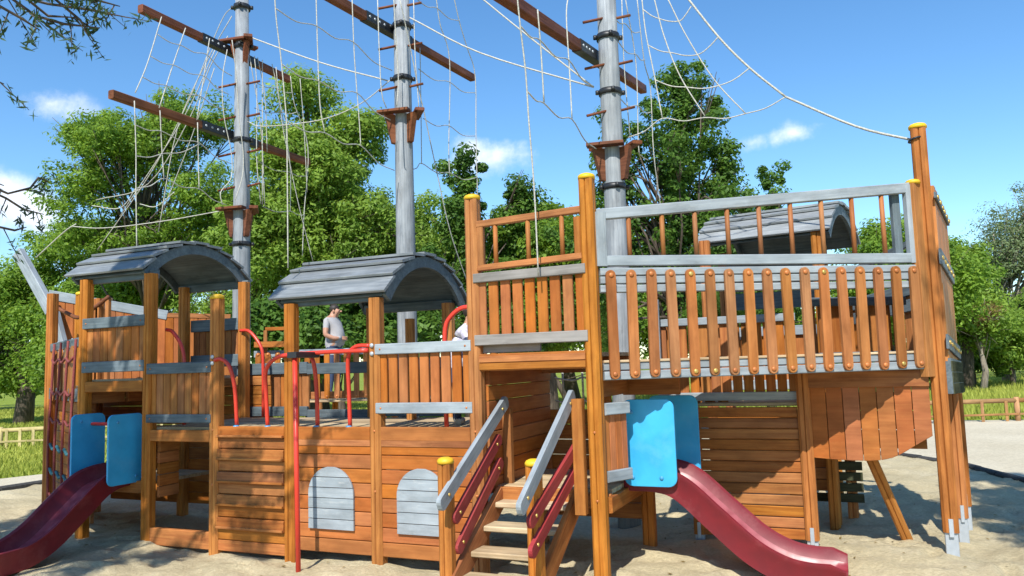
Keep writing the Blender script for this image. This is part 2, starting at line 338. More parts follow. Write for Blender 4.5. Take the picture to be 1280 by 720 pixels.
LAWN = ground_mat('lawn', [(.3, (.14, .20, .02)), (.5, (.22, .28, .035)), (.7, (.30, .33, .06))], .6, 7, .8)
KERBPTS = [(6.5, -8), (5.2, 0), (3.2, 3.2), (1.74, 5.82), (1.2, 7.3), (.74, 7.96), (.42, 8.32), (-1.5, 9.3), (-5, 9.6), (-9, 8), (-11.2, 5.2), (-11.87, 2.85), (-11.9, 2.1), (-12.4, -2), (-11, -8)]
def inside(X, Y, poly):
    c = np.zeros(X.shape, bool); n = len(poly)
    for i in range(n):
        x0, y0 = poly[i]; x1, y1 = poly[(i+1) % n]
        with np.errstate(divide='ignore', invalid='ignore'):
            t = ((y0 > Y) != (y1 > Y)) & (X < (x1-x0)*(Y-y0)/(y1-y0+1e-9)+x0)
        c ^= t
    return c
def sandz(X, Y):
    z = .03*smooth_noise(X, Y, 1.3, 1)+.022*smooth_noise(X+3, Y, .42, 2)+.019*smooth_noise(X, Y+5, .19, 3)+.012*smooth_noise(X+1, Y+2, .1, 5)
    r = np.random.default_rng(21)
    for k in range(420):
        cx, cy, a = r.uniform(-9.5, 3.2), r.uniform(-3.0, 4.5), r.uniform(0, 6.3); sel = (abs(X-cx) < .35) & (abs(Y-cy) < .35)
        if not sel.any(): continue
        dx, dy = X[sel]-cx, Y[sel]-cy; u = (dx*math.cos(a)+dy*math.sin(a))/.13; v = (-dx*math.sin(a)+dy*math.cos(a))/.065; q = u*u+v*v
        z[sel] += -.035*np.exp(-q)+.016*np.exp(-((np.sqrt(q)-1.5)/.45)**2)
    for cx, cy in [(x, 0) for x in (-7.36, -6.44, -5.57, -4.69, -3.78, -1.84)]+[(.575, 1.6), (-.47, 1.62), (-1.785, 1.22), (.3, 2.28), (-9.2, .95), (-2.755, -.69), (-2.075, -.69)]:
        z += .022*np.exp(-((X-cx)**2+(Y-cy)**2)/.035)
    for cx, cy in ((-.28, .8), (-6.93, -1.5)): z += -.10*np.exp(-((X-cx)**2+(Y-cy)**2)/.20)
    return z
g = link('ground', gridmesh('ground', np.linspace(-260, 260, 27), np.linspace(-120, 400, 27), lambda X, Y: X*0-.10), LAWN); g['kind'] = 'structure'
PATHPOLY = [(16, -14), (15, 8), (9, 16.2), (3.55, 16.8), (2.2, 16.65), (-2, 16.8), (-7, 15.2), (-11.5, 10.5), (-13.4, 6), (-13.75, 4.1), (-14, 3.4), (-14.6, -2), (-14, -14)]
def polysheet(name, poly, z, mat):
    me = mesh(name, [(x, y, z) for x, y in poly], [tuple(range(len(poly)))]); o = link(name, me, mat); o['kind'] = 'structure'; return o
polysheet('path', PATHPOLY, -.085, DIRT)
def pitz(X, Y):
    ins = inside(X, Y, KERBPTS)
    return np.where(ins, np.maximum(sandz(X, Y), -.078), -.16)
xs = np.concatenate([np.linspace(-13, -9, 34), np.linspace(-8.9, 2.6, 270), np.linspace(2.7, 7, 30)])
ys = np.concatenate([np.linspace(-8.2, -3.2, 26), np.linspace(-3.1, 3.2, 150), np.linspace(3.3, 10, 60)])
sp = link('sand_pit', gridmesh('sand_pit', xs, ys, pitz), SAND); sp['kind'] = 'structure'
# log edging round the pit
ke = empty('pit_edging', (1.74, 5.82, 0)); tag(ke, 'dark low rubber edging curving round the sand pit', 'edging')
for i in range(len(KERBPTS)-1):
    a = Vector((*KERBPTS[i], 0)); b = Vector((*KERBPTS[i+1], 0)); n = max(1, int((b-a).length/.5))
    for j in range(n):
        p = a.lerp(b, j/n); q = a.lerp(b, (j+1)/n); d = (q-p)*.02
        if p.y < -3: continue
        h = .05+.01*random.random()
        extr('edging_block', [(-.07, -.14), (.07, -.14), (.07, h-.02), (.04, h), (-.04, h), (-.07, h-.02)], p+d, q-d, (0, 0, 1), KERB, ke)

# ------------------------------------------------------------------ the ship
ship = empty('playground_ship', (-3.8, 0, 0))
tag(ship, 'large orange timber play ship with three grey masts, red slides and barrel roofed cabins', 'play ship')
def plank_wall(name, a, b, z0, z1, n, normal, mat, t=.035, gap=.006, parent=ship, rim=True, jut=0, rough=.002):
    """horizontal planks from a to b (xy); the part itself is the top rim board, the planks its children"""
    a = Vector((*a, 0)); b = Vector((*b, 0)); nn = Vector(normal); h = (z1-z0)/n
    top = board(name, a+Vector((0, 0, z1-h/2))+nn*.006, b+Vector((0, 0, z1-h/2))+nn*.006, h-gap, t+.008, nn, mat, parent)
    for i in range(n-1):
        z = z0+h*(i+.5); off = nn*(random.uniform(-rough, rough))
        if jut and i % 2 == 0 and i > 0: off = off+nn*jut
        board('plank', a+Vector((0, 0, z))+off, b+Vector((0, 0, z))+off, h-gap, t, nn, mat, top)
    return top
def railing(a, b, zlo, zhi, n, mat_r, mat_s=None, rh=.1, rl=None, gapfrac=.12, normal=FR, parent=ship, ends=0, name='railing', t=.032, ext=.0, dz=0, bolts=False):
    """upper rail (the part) + lower rail + vertical slats behind them"""
    rl = rl or rh; mat_s = mat_s or WO
    a = Vector((*a, 0)); b = Vector((*b, 0)); nn = Vector(normal); X = (b-a).normalized(); L = (b-a).length
    e = Vector((0, 0, dz))
    top = board(name, a+Vector((0, 0, zhi-rh/2)), b+e+Vector((0, 0, zhi-rh/2)), rh, t, nn, mat_r, parent)
    board('lower_rail', a+Vector((0, 0, zlo+rl/2)), b+Vector((0, 0, zlo+rl/2)), rl, t, nn, mat_r, top)
    p = L/n; w = p*(1-gapfrac)
    for i in range(n):
        c = a+X*(p*(i+.5))-nn*(t*.5+.017); zz = dz*(i+.5)/n
        board('slat', c+Vector((0, 0, zlo+.012+random.uniform(-.004, .004))), c+Vector((0, 0, zhi+zz-.012)), w*random.uniform(.96, 1.0), .028, nn, mat_s, top)
    if bolts:
        for z in (zlo+rl/2, zhi-rh/2):
            for s in (.05, L-.05): bolt(a+X*s+nn*(t/2)+Vector((0, 0, z)), nn, .009, CB, top)
    return top
PX = [-7.36, -6.44, -5.57, -4.69, -3.78, -2.83, -1.84]
for x, z0, z1, cap in [(PX[0], .0, 2.66, 0), (PX[1], -.1, 2.66, 0), (PX[2], -.1, 2.35, 1), (PX[3], -.1, 2.25, 0), (PX[4], -.05, 2.25, 0), (PX[5], -.1, 3.0, 1), (PX[6], -.1, 3.05, 1)]:
    p = post('post', x, 0, z0, z1, ship, cap=bool(cap))
for x, z1 in [(PX[0], 2.68), (PX[1], 2.68), (PX[3], 2.28), (PX[4], 2.28), (PX[5], 1.7)]:
    post('post', x, 1.3, -.1, z1, ship)
for (x, y) in [(PX[2], -.062), (PX[5], -.062), (PX[6], -.062), (PX[4], -.062)]:
    for z in (.62, 1.12): bolt((x, y+.008, z), FR, .011, CB, ship)

# --- decks (boards run along the ship)
def deck(x0, x1, y0, y1, z, mat=WN, n=None, name='deck'):
    n = n or max(2, int((y1-y0)/.14)); h = (y1-y0)/n; top = None
    for i in range(n):
        y = y0+h*(i+.5)
        o = board(name if top is None else 'deck_board', (x0, y, z-.016), (x1, y, z-.016), h-.008, .032, (0, 0, 1), mat, top or ship)
        top = top or o
deck(PX[1]+.06, PX[5]-.06, .03, 1.25, 1.14)
deck(PX[0]+.06, PX[1]-.06, .03, 1.25, 1.62)
deck(PX[5]+.06, PX[6]-.06, .05, 1.25, 1.72)
# --- hull, seen side
d = .03
# bay A: cabin bow side
board('beam', (PX[0]+.055, -.02, 1.545), (PX[1]-.055, -.02, 1.545), .11, .05, FR, WO, ship)
railing((PX[0]+.02, -.045), (PX[1]-.02, -.045), 1.69, 2.25, 8, WD, rh=.11, gapfrac=.03, bolts=True)
for k in range(3): board('beam', (PX[0]+.02, .0+.5*k, 1.45), (PX[0]+.02, .45+.5*k, 1.45), .16, .04, (-1, 0, 0), WO, ship)
# bay B
railing((PX[1]+.02, -.045), (PX[2]-.02, -.045), 1.185, 1.76, 9, WD, rh=.105, rl=.08, gapfrac=.05, bolts=True)
board('beam', (PX[1]+.055, -.01, 1.06), (PX[2]-.055, -.01, 1.06), .11, .06, FR, WO, ship)
board('sill', (PX[1]+.055, -.005, .10), (PX[2]-.055, -.005, .10), .16, .05, FR, WO, ship)
plank_wall('inner_wall', (-8.6, 1.36), (PX[3], 1.36), .14, 1.04, 7, FR, WO, gap=.003)
plank_wall('inner_wall', (-9.0, 1.42), (PX[1]+.3, 1.42), 1.05, 1.60, 5, FR, WO, gap=.003)  # wall added behind bay A to keep its opening dark
plank_wall('inner_wall', (PX[2]-.05, .06), (PX[2]-.05, 1.2), .02, 1.04, 8, (-1, 0, 0), WO)
pl_ = plank_wall('inner_wall', (PX[1]+.06, .06), (PX[1]+.06, .30), .45, 1.0, 5, (1, 0, 0), WO)  # kept short, so the sunlit patch is put into its shape
# bay C: climbing ledges
plank_wall('hull_panel', (PX[2]+.055, -.012), (PX[3]-.055, -.012), .02, 1.155, 11, FR, WO, jut=.022, t=.04)
for i in range(5):
    z = .02+1.135/11*(2*i+2)
    board('climbing_ledge', (PX[2]+.057, -.055, z+.012), (PX[3]-.057, -.055, z+.012), .022, .035, FR, WO, ship)
# bays D and E: flush planks and an arched shutter on each
def shutter(cx, w, z0, z1, parent):
    r = w/2; zs = z1-r*1.0; n = 6; h = (z1-z0)/n; top = None
    for i in range(n):
        a, b = z0+h*i+.003, z0+h*(i+1)-.003
        def half(z):
            if z <= zs: return r
            return max(.035, math.sqrt(max(0, r*r-(z-zs)**2)))
        zz = [a+(b-a)*k/5 for k in range(6)]
        out = [(half(z), z) for z in zz]+[(-half(z), z) for z in zz[::-1]]
        m_ = (a+b)/2
        o = plate('shutter' if top is None else 'shutter_board', [(x, z-m_) for x, z in out], .02, (cx, -.048-.001*random.random(), m_), (1, 0, 0), (0, 0, 1), SH, parent if top is None else top, .003)
        top = top or o
    return top
for i in (3, 4):
    plank_wall('hull_panel', (PX[i]+.055, -.012), (PX[i+1]-.055, -.012), .085, 1.155, 9, FR, WP, t=.04, gap=.005, rough=.001)
    for z in (1.02, 1.10): board('groove_strip', (PX[i]+.056, -.034, z), (PX[i+1]-.056, -.034, z), .06, .012, FR, WO, ship, .003)
shutter(-4.235, .47, .285, .815, ship); shutter(-3.34, .46, .285, .82, ship)
railing((PX[4]+.02, -.045), (PX[5]-.02, -.045), 1.265, 1.85, 9, WG, rh=.09, rl=.09, gapfrac=.16, bolts=True, mat_s=WP)
# inner railings along the ship's middle
railing((-7.3, 1.36), (-6.5, 1.36), 1.72, 2.28, 8, WD, rh=.14, gapfrac=.08)
railing((-6.62, 1.40), (-5.62, 1.40), 1.14, 1.74, 10, WD, rh=.13, rl=.11, gapfrac=.08)
for z, h in ((1.66, .12), (1.13, .17)): board('inner_rail', (-5.6, 1.38, z), (-4.75, 1.38, z), h, .035, FR, WD, ship)
railing((-4.62, 1.38), (-3.85, 1.38), 1.14, 1.74, 7, WD, rh=.12, gapfrac=.1)
board('inner_rail', (-3.72, 1.32, 1.83), (-2.9, 1.32, 1.83), .12, .035, FR, WG, ship)
post('post', -4.02, .95, 1.14, 2.12, ship, s=.08)

# --- cabins with barrel roofs
def roof(x0, x1, y0, y1, zs, za, mat, nb=9, mat_end=None):
    w = (y1-y0)/2; h = za-zs; Rr = (w*w+h*h)/(2*h); cz = za-Rr; cy = (y0+y1)/2; A = math.asin(min(1, w/Rr))
    k = 20
    def arc(rad): return [(cy+rad*math.sin(-A+2*A*i/k), cz+rad*math.cos(-A+2*A*i/k)) for i in range(k+1)]
    def rib(xa, xb, r0, r1, nm, parent, mt):
        o_, i_ = arc(r1), arc(r0); v = []
        for xx in (xa, xb): v += [(xx, y, z) for y, z in o_]+[(xx, y, z) for y, z in i_]
        n_ = k+1; f = []
        for i in range(k):
            f.append((i, i+1, 2*n_+i+1, 2*n_+i)); f.append((n_+i+1, n_+i, 3*n_+i, 3*n_+i+1))
            f.append((i+1, i, n_+i, n_+i+1)); f.append((2*n_+i, 2*n_+i+1, 3*n_+i+1, 3*n_+i))
        f += [(0, 2*n_, 3*n_, n_), (k, n_+k, 3*n_+k, 2*n_+k)]
        return link(nm, mesh(nm, v, f), mt, parent)
    top = rib(x0+.06, x1-.05, Rr-.05, Rr-.034, 'cabin_roof', ship, mat_end or mat)  # lining takes the darker board, putting underside shade into the colour
    for xa in (x1-.04, x0+.01): rib(xa, xa+.035, Rr-.125, Rr-.026, 'roof_arch', top, mat_end or mat)
    for i in range(nb):
        a = -A+2*A*(i+.5)/nb; wd = 2*Rr*math.sin(A/nb)*1.16
        lift = .016; tilt = .17 if a < -.02 else (-.17 if a > .02 else 0)
        c = Vector((0, cy+(Rr+.0)*math.sin(a), cz+(Rr+.0)*math.cos(a))); n = Vector((0, math.sin(a+tilt), math.cos(a+tilt)))
        j = random.uniform(-.012, .012)
        board('roof_board', c+Vector((x0-.02+j, 0, 0)), c+Vector((x1+.02+j*.5, 0, 0)), wd*.97, .026, n, mat, top, .004)
    return top
roof(-7.57, -6.49, -.06, 1.44, 2.70, 3.06, WR, mat_end=WD)
roof(-4.86, -3.66, -.05, 1.48, 2.29, 2.70, WR, mat_end=WD)
rf3 = roof(-1.57, -.20, 2.72, 4.15, 2.89, 3.26, WRL, mat_end=WD)
pv = Matrix.Translation((-.2, 2.72, 0)); rf3.matrix_basis = rf3.matrix_basis @ pv @ Matrix.Rotation(math.radians(-11), 4, 'Z') @ pv.inverted()
for x0, x1, z in ((PX[0], PX[1], 2.66), (PX[3], PX[4], 2.27)):
    for y in (.0, 1.3): board('roof_bearer', (x0-.12, y+.05, z+.0), (x1+.03, y+.05, z+.0), .09, .05, FR, WD, ship)
# far stern cabin
for x in (-1.45, -.32):
    for y in (2.82, 4.05): post('post', x, y, -.1, 2.9, ship)
for y in (2.82, 4.05):
    railing((-1.4, y), (-.37, y), 1.3, 1.95, 8, WG, gapfrac=.15)
deck(-1.4, -.37, 2.85, 4.02, 1.2)
plank_wall('hull_panel', (-1.4, 2.78), (-.37, 2.78), .3, 1.1, 7, FR, WO)
for z in (2.3, 2.52, 2.74): board('cabin_board', (-1.4, 4.0, z), (-.37, 4.0, z), .2, .03, FR, WD, ship)

# --- tower over the stairs
x0, x1 = PX[5]+.05, PX[6]-.05
fr_ = board('window_frame', (x0, -.02, 2.785), (x1, -.02, 2.815), .055, .05, FR, WO, ship)
board('frame_rail', (x0, -.02, 2.425), (x1, -.02, 2.455), .05, .05, FR, WO, fr_)
for x in (x0+.03, x1-.03): board('frame_stile', (x, -.02, 2.45), (x, -.02, 2.76), .055, .045, FR, WO, fr_)
for k in (.18, .5, .82):
    xx = x0+(x1-x0)*k; rod('round_bar', (xx, -.02, 2.44+.03*k), (xx, -.02, 2.77+.03*k), .019, WS, fr_)
railing((x0-.03, -.05), (x1+.03, -.05), 1.80, 2.38, 9, WGT, rh=.075, rl=.085, gapfrac=.2, dz=.012, mat_s=WP)
board('kick_board', (x0, .03, 1.775), (x0+.5, .03, 1.775), .07, .03, FR, WGT, ship)
bm = board('tower_beam', (x0, -.015, 1.665), (x1, -.015, 1.665), .135, .06, FR, WO, ship)
for z in (1.632, 1.69): board('groove_strip', (x0, -.049, z), (x1, -.049, z), .05, .01, FR, WO, bm, .003)
board('tower_beam', (x0, 1.24, 1.62), (x1, 1.24, 1.62), .14, .06, FR, WO, ship)
# stair well walls, landing
plank_wall('stairwell_wall', (-2.775, .06), (-2.775, 1.43), .62, 1.60, 8, (1, 0, 0), WP, gap=.004)
for i in range(7):
    board('landing' if i == 0 else 'landing_board', (-2.76, .26+i*.145, .652), (-1.8, .26+i*.145, .652), .138, .035, (0, 0, 1), WN, ship)
board('landing_edge', (-2.76, .165, .60), (-2.05, .165, .60), .13, .05, FR, WO, ship)
plank_wall('stairwell_wall', (-2.95, 1.47), (-1.85, 1.47), .2, 1.20, 7, FR, WO, gap=.006)
for x in (-2.62, -2.42, -2.24): tube('net_rope', [(x, 1.42, 1.62), (x+.005, 1.42, 1.22)], .011, RP, ship, 6)
for z in (1.5, 1.28): tube('net_rope', [(-2.70, 1.42, z), (-2.52, 1.42, z-.03), (-2.42, 1.42, z), (-2.32, 1.42, z-.02), (-2.15, 1.42, z+.02)], .010, RP, ship, 6, 4)
board('inner_slat', (-2.12, 1.2, 1.2), (-2.12, 1.2, 1.62), .08, .03, FR, WO, ship)
# short posts holding the stair rails
board('rail_post', (-2.72, .33, .66), (-2.72, .33, 1.28), .075, .06, FR, WO, ship)
board('rail_post', (-1.965, -.05, .52), (-1.965, -.05, 1.37), .085, .075, FR, WO, ship)
# --- stairs
st = extr('stair', rectp(.17, .045), (-2.715, -.93, -.03), (-2.715, .16, .60), (1, 0, 0), WO, ship)
extr('stringer', rectp(.17, .045), (-2.065, -.93, -.03), (-2.065, .16, .60), (1, 0, 0), WO, st)
for i in range(5):
    z = .135+.138*i-.138; y = -.63+.22*i-.22
    if i == 0: z, y = .005, -.86
    board('step', (-2.69, y+.06, z), (-2.09, y+.06, z), .21, .042, (0, 0, 1), WN, st, .008)
for x in (-2.755, -2.075):
    post('newel_post', x, -.69, -.1, .955, st, s=.098, cap=True)
def strail(x, a, b, w, t, mat, nm, rnd=False):
    a = fx(*a, x); b = fx(*b, x); L = (b-a).length
    o = plate(nm, rrect(L, w, .035, 3), t, (a+b)/2, b-a, (0, 0, 1), mat, st, .004)
    s = -1 if o.matrix_world.to_3x3().col[2].x < 0 else 1
    for q in (.1, .9):
        p = a.lerp(b, q); bolt(p+Vector((t/2, 0, 0)), (1, 0, 0), .013, BR, st)
    return o
strail(-2.70, (549, 634), (633, 500), .10, .035, WG, 'handrail')
strail(-2.02, (649, 640), (716, 492), .10, .035, WG, 'handrail')
for x, pr in ((-2.70, [((567, 652), (625, 546)), ((571, 690), (627, 575))]), (-2.02, [((661, 656), (722, 556)), ((663, 694), (724, 580))]) ):
    for a, b in pr: strail(x, a, b, .088, .03, WDR, 'guard_board')

# --- right slide platform
XS = -1.785
board('platform_beam', (XS, .06, .575), (XS, 1.22, .575), .12, .05, (1, 0, 0), WO, ship)
board('platform_beam', (-2.05, .13, .59), (XS, .13, .59), .11, .05, FR, WO, ship)
post('post', XS, 1.22, -.1, .64, ship); 
railing((XS+.0, .05), (XS+.115, .29), .74, 1.33, 4, WG, rh=.09, rl=.085, gapfrac=.03, normal=Vector((.902, -.432, 0)), mat_s=WP)
def slide(name, base, axis, side, width, path, boards):
    """path: (s, z) of the trough floor along axis; U section"""
    ax = Vector(axis); sd_ = Vector(side); P = [Vector((s, 0, z)) for s, z in path]
    q = []; PP = [P[0]*2-P[1]]+P+[P[-1]*2-P[-2]]
    for i in range(1, len(PP)-2):
        for j in range(8):
            t = j/8; a, b, c, dd = PP[i-1:i+3]; q.append(.5*((2*b)+(c-a)*t+(2*a-5*b+4*c-dd)*t*t+(3*b-a-3*c+dd)*t**3))
    q.append(P[-1])
    w = width/2; rim = .145; th = .018
    prof = [(-w-.018, rim-.03), (-w-.020, rim), (-w, rim+.006), (-w+.02, rim-.01), (-w+.035, .06), (-w+.07, .015), (-w+.12, 0), (w-.12, 0), (w-.07, .015), (w-.035, .06), (w-.02, rim-.01), (w, rim+.006), (w+.020, rim), (w+.018, rim-.03),
            (w+.012, rim-.04), (w+.0, -.05), (w-.04, -.06), (-w+.04, -.06), (-w, -.05), (-w-.012, rim-.04)]
    v = []; f = []; k = len(prof); B = Vector(base)
    for i, p in enumerate(q):
        d_ = (q[min(i+1, len(q)-1)]-q[max(i-1, 0)]).normalized(); up = Vector((-d_.z, 0, d_.x))
        if up.z < 0: up = -up
        sc = 1.0 if i < len(q)-4 else 1-.1*(i-len(q)+4)
        for a, b in prof:
            l = p+up*(b*sc if b > .05 else b); v.append(ax*l.x+sd_*a+Vector((0, 0, l.z)))
        if i: f += [((i-1)*k+j, (i-1)*k+(j+1) % k, i*k+(j+1) % k, i*k+j) for j in range(k)]
    f += [tuple(range(k)), tuple(range((len(q)-1)*k, len(q)*k))[::-1]]
    me = mesh(name, v, f, True); me.materials.append(RED); me.materials.append(RSC)
    for pi, pg in enumerate(me.polygons):
        if pi < (len(q)-1)*k and 5 <= pi % k <= 8: pg.material_index = 1
    import bmesh
    bm_ = bmesh.new(); bm_.from_mesh(me); bmesh.ops.recalc_face_normals(bm_, faces=bm_.faces); bm_.to_mesh(me); bm_.free(); me.set_sharp_from_angle(angle=math.radians(32))
    o = link(name, me, None, ship, Matrix.Translation(B))
    return o
sr = slide('slide', (-1.75, .80, 0), (1, 0, 0), (0, 1, 0), .55, [(-.05, .66), (.2, .655), (.38, .595), (.62, .385), (.88, .16), (1.1, .04), (1.3, -.005), (1.56, -.01)], None)
for y, xa, xb, mt in ((.50, -1.775, -1.355, 0), (1.08, -1.72, -1.29, 1)):
    z0_, z1_ = (.655, 1.335) if y < .8 else (.60, 1.335)
    o = plate('side_board', rrect(xb-xa, z1_-z0_, .07, 5, (1, 1, 1, 1)), .02, ((xa+xb)/2, y-.03 if y < .8 else y+.03, (z0_+z1_)/2), (1, 0, 0), (0, 0, 1), BLU, sr, .004)
    for bx, bz in ((xa+.08, z1_-.1), (xa+.07, z0_+.07), (xb-.12, z0_+.07)): bolt((bx, y-.042 if y < .8 else y+.018, bz), FR, .017, BB, sr)
tube('slide_foot', [(-.32, .8, .0), (-.32, .8, -.2)], .03, GV, sr)
for y in (.6, 1.0): rod('slide_support', (-.34, y, -.2), (-.34, y, -.03), .02, GV, sr)
# --- left slide
sl = slide('slide', (-6.93, .12, 0), (0, -1, 0), (1, 0, 0), .43, [(-.05, .62), (.18, .61), (.36, .55), (.60, .37), (.85, .18), (1.08, .075), (1.3, .05), (1.6, .05)], None)
for x, ya, yb in ((-6.645, -.30, .10), (-7.235, -.24, .14)):
    o = plate('side_board', rrect(yb-ya, .68, .06, 5), .02, (x, (ya+yb)/2, .935), (0, 1, 0), (0, 0, 1), BLU, sl, .004)
    for by, bz in ((ya+.1, 1.2), (yb-.08, .66)): bolt((x+.012, by, bz), (1, 0, 0), .015, BB, sl)
tube('grab_bar', [(-7.22, -.02, 1.17), (-6.65, -.02, 1.17)], .017, RM, sl)
for x in (-7.12, -6.74): rod('slide_support', (x, -1.35, -.2), (x, -1.35, .02), .025, GV, sl)
board('platform_beam', (PX[0]+.05, .05, .55), (PX[1]-.05, .05, .55), .12, .05, FR, WO, ship)
deck(PX[0]+.06, PX[1]-.06, .08, .9, .60)

# --- right lower hull
plank_wall('stern_wall', (-1.47, 1.63), (-.53, 1.63), .06, 1.20, 12, FR, WO, gap=.007)
post('post', -1.43, 1.66, .06, 1.2, ship, foot=True, s=.1); post('post', -.47, 1.62, .07, 1.50, ship, foot=True)
sr_ = railing((-1.75, 1.66), (-.5, 1.66), 1.255, 2.02, 13, WG, rh=.07, rl=.075, gapfrac=.14)
railing((-.42, 1.85), (.42, 2.45), 1.58, 2.16, 8, WD, rh=.08, gapfrac=.25, normal=Vector((.58, -.81, 0)))
for i in range(6): board('deck_board', (-1.45, 1.72+.14*i, 1.22), (-.4, 1.72+.14*i, 1.22), .13, .03, (0, 0, 1), WN, ship)
# curved apron of upright planks under the balcony
ap0, ap1 = Vector((-.42, 1.60, 0)), Vector((.50, 1.53, 0)); nA = Vector((-.08, -1, 0)).normalized()
apron = board('apron_beam', ap0+Vector((0, 0, 1.43)), ap1+Vector((0, 0, 1.43)), .14, .05, FR, WO, ship)
bot = [(.0, .765), (.15, .755), (.30, .75), (.44, .75), (.54, .76), (.63, .785), (.71, .83), (.80, .89), (.93, .97)]
def apz(s): return float(np.interp(s, [a for a, b in bot], [b for a, b in bot]))
L = (ap1-ap0).length; nA_ = 7; w_ = L/nA_
for i in range(nA_):
    s0, s1 = i*w_+.0028, (i+1)*w_-.0028; c = (s0+s1)/2
    zz = [s0, (2*s0+s1)/3, (s0+2*s1)/3, s1]; outl = [(s-c, apz(s)-1.37) for s in zz]+[(s1-c, 0), (s0-c, 0)]
    p = ap0.lerp(ap1, c/L)+Vector((0, .018+random.uniform(-.002, .002), 1.37))
    plate('plank', outl, .03, p, ap1-ap0, (0, 0, 1), WP, apron, .003)
for z in (.92, 1.08, 1.24): board('added_backing', (-.40, 1.72, z), (.46, 1.66, z), .15, .03, FR, WO, apron)  # boards added behind the apron to keep the plank gaps dark
def leg(a, b, s=.1):
    return extr('leg', postp(s), a, b, (0, -1, 0), WL, ship)
leg((.0, 1.72, .85), (.30, 2.28, -.08), .09)
leg((-.32, 2.62, -.05), (-.32, 2.62, 1.3), .1)
leg((-.16, 3.02, .0), (-.16, 3.02, 1.3), .1)
plank_wall('back_panel', (-.75, 2.95), (-.05, 2.95), .16, 1.0, 8, FR, WOL, gap=.022)
# --- stern posts and transom
SA, SB = Vector((.575, 1.63, 0)), Vector((.75, 2.62, 0))
post('stern_post', .575, 1.60, .20, 3.51, ship, foot=True, s=.115, cap=True)
o = extr('stern_post', rectp(.07, .115), (.50, 1.525, 1.44), (.50, 1.525, 3.03), (-.55, -.84, 0), WL, ship)
pc = bpy.data.objects['post_cap']; link('post_cap', pc.data, None, o, Matrix.Translation((.50, 1.525, 3.031)) @ Matrix.Scale(.85, 4))
p = post('stern_post', .715, 2.18, .21, 1.45, ship, foot=True, s=.095); p = post('stern_post', .80, 2.72, .22, 1.45, ship, foot=True, s=.095)
dS = (SB-SA).normalized(); nS = Vector((dS.y, -dS.x, 0))
tr = board('transom', SA+dS*.08+nS*.075+Vector((0, 0, 2.2)), SA+dS*.08+nS*.075+Vector((0, 0, 1.58)), .14, .03, nS, WL, ship)
nb = 7; Lt = (SB-SA).length; wt = Lt/nb
for i in range(nb):
    c = SA+dS*(wt*(i+.5))+nS*.07; zt = 3.02-.10*i/nb
    board('transom_plank', c+Vector((0, 0, 1.56)), c+Vector((0, 0, zt)), wt-.006, .03, nS, WL, tr)
for z, h in ((2.93, .05), (2.42, .13), (1.72, .12)):
    for k in range(2):
        a = SA+dS*(-.05+Lt*.5*k)+nS*.095+Vector((0, 0, z-.05*k)); b = SA+dS*(Lt*.5*(k+1))+nS*.095+Vector((0, 0, z-.05*(k+1)))
        s_ = board('transom_strap', a, b, h, .02, nS, WD, tr)
        for q in (.15, .5, .85): bolt(a.lerp(b, q)+nS*.01, nS, .022, BR, tr)
board('transom_box', SA+nS*.08+Vector((0, 0, 1.44)), SB+nS*.08+Vector((0, 0, 1.40)), .29, .05, nS, WD, ship)
for k in range(3):
    z = 1.335+.092*k; board('transom_plank', SA+nS*.108+Vector((0, 0, z)), SB+nS*.108+Vector((0, 0, z-.03)), .085, .01, nS, WOL, tr)
# --- balcony railing (stern quarter), nearly facing the viewer
BA, BZ = Vector((-1.78, .04, 0)), Vector((.50, 1.53, 0)); dB = (BZ-BA).normalized(); LB = (BZ-BA).length; nB = Vector((dB.y, -dB.x, 0))
if nB.y > 0: nB = -nB
def bp(s, z, off=0): return BA+dB*s+nB*off+Vector((0, 0, z))
rail = board('balcony_railing', bp(0, 1.535), bp(LB, 1.535), .065, .06, nB, WG, ship)
board('rail_board', bp(0, 1.605, -.012), bp(LB, 1.605, -.012), .062, .06, nB, WG, rail)
board('rail_board', bp(0, 1.642, -.02), bp(LB, 1.642, -.02), .02, .10, nB, WN, rail)
for z, o_ in ((2.325, 0), (2.262, -.006), (2.195, -.012)): board('rail_board', bp(0, z, o_), bp(LB, z, o_), .058, .06, nB, WG, rail)
for i in range(17):
    s = .075+(LB-.17)*i/16
    pr = [(-.405+.0, 0)]
    outl = []
    Ls, ws = .83, .076
    for (cx_, a0) in ((Ls/2-ws/2, -90), (-Ls/2+ws/2, 90)):
        for k in range(7):
            a = math.radians(a0+180*k/6); outl.append((cx_+ws/2*math.cos(a), ws/2*math.sin(a)))
    tl = random.uniform(-.012, .012); tz = random.uniform(-.004, .004)
    plate('slat', outl, .028, bp(s, 1.925+tz, .045), Vector((dB.x*tl, dB.y*tl, 1)), -dB, WS, rail, .004)
    for z in (1.55, 2.30): bolt(bp(s, z+tz, .06), nB, .019, CB if random.random() < .8 else BR, rail)
# upper open frame with round bars
fr2 = board('upper_frame', bp(-.01, 2.77, .0), bp(LB-.02, 3.0, .0), .085, .06, nB, WG, ship)
board('frame_rail', bp(-.01, 2.41, .0), bp(LB, 2.41, .0), .08, .065, nB, WG, fr2)
board('frame_stile', bp(.02, 2.37, .004), bp(.02, 2.79, .004), .085, .06, nB, WG, fr2)
board('frame_stile', bp(LB-.05, 2.37, .004), bp(LB-.05, 3.02, .004), .085, .06, nB, WG, fr2)
board('frame_stile', bp(LB-.14, 2.40, -.06), bp(LB-.14, 2.98, -.06), .07, .05, nB, WD, fr2)
for i in range(9):
    s = .25+(LB-.25-.30)*i/8.0; rod('round_bar', bp(s, 2.44), bp(s, 2.74+.23*s/LB), .019, WS, fr2)
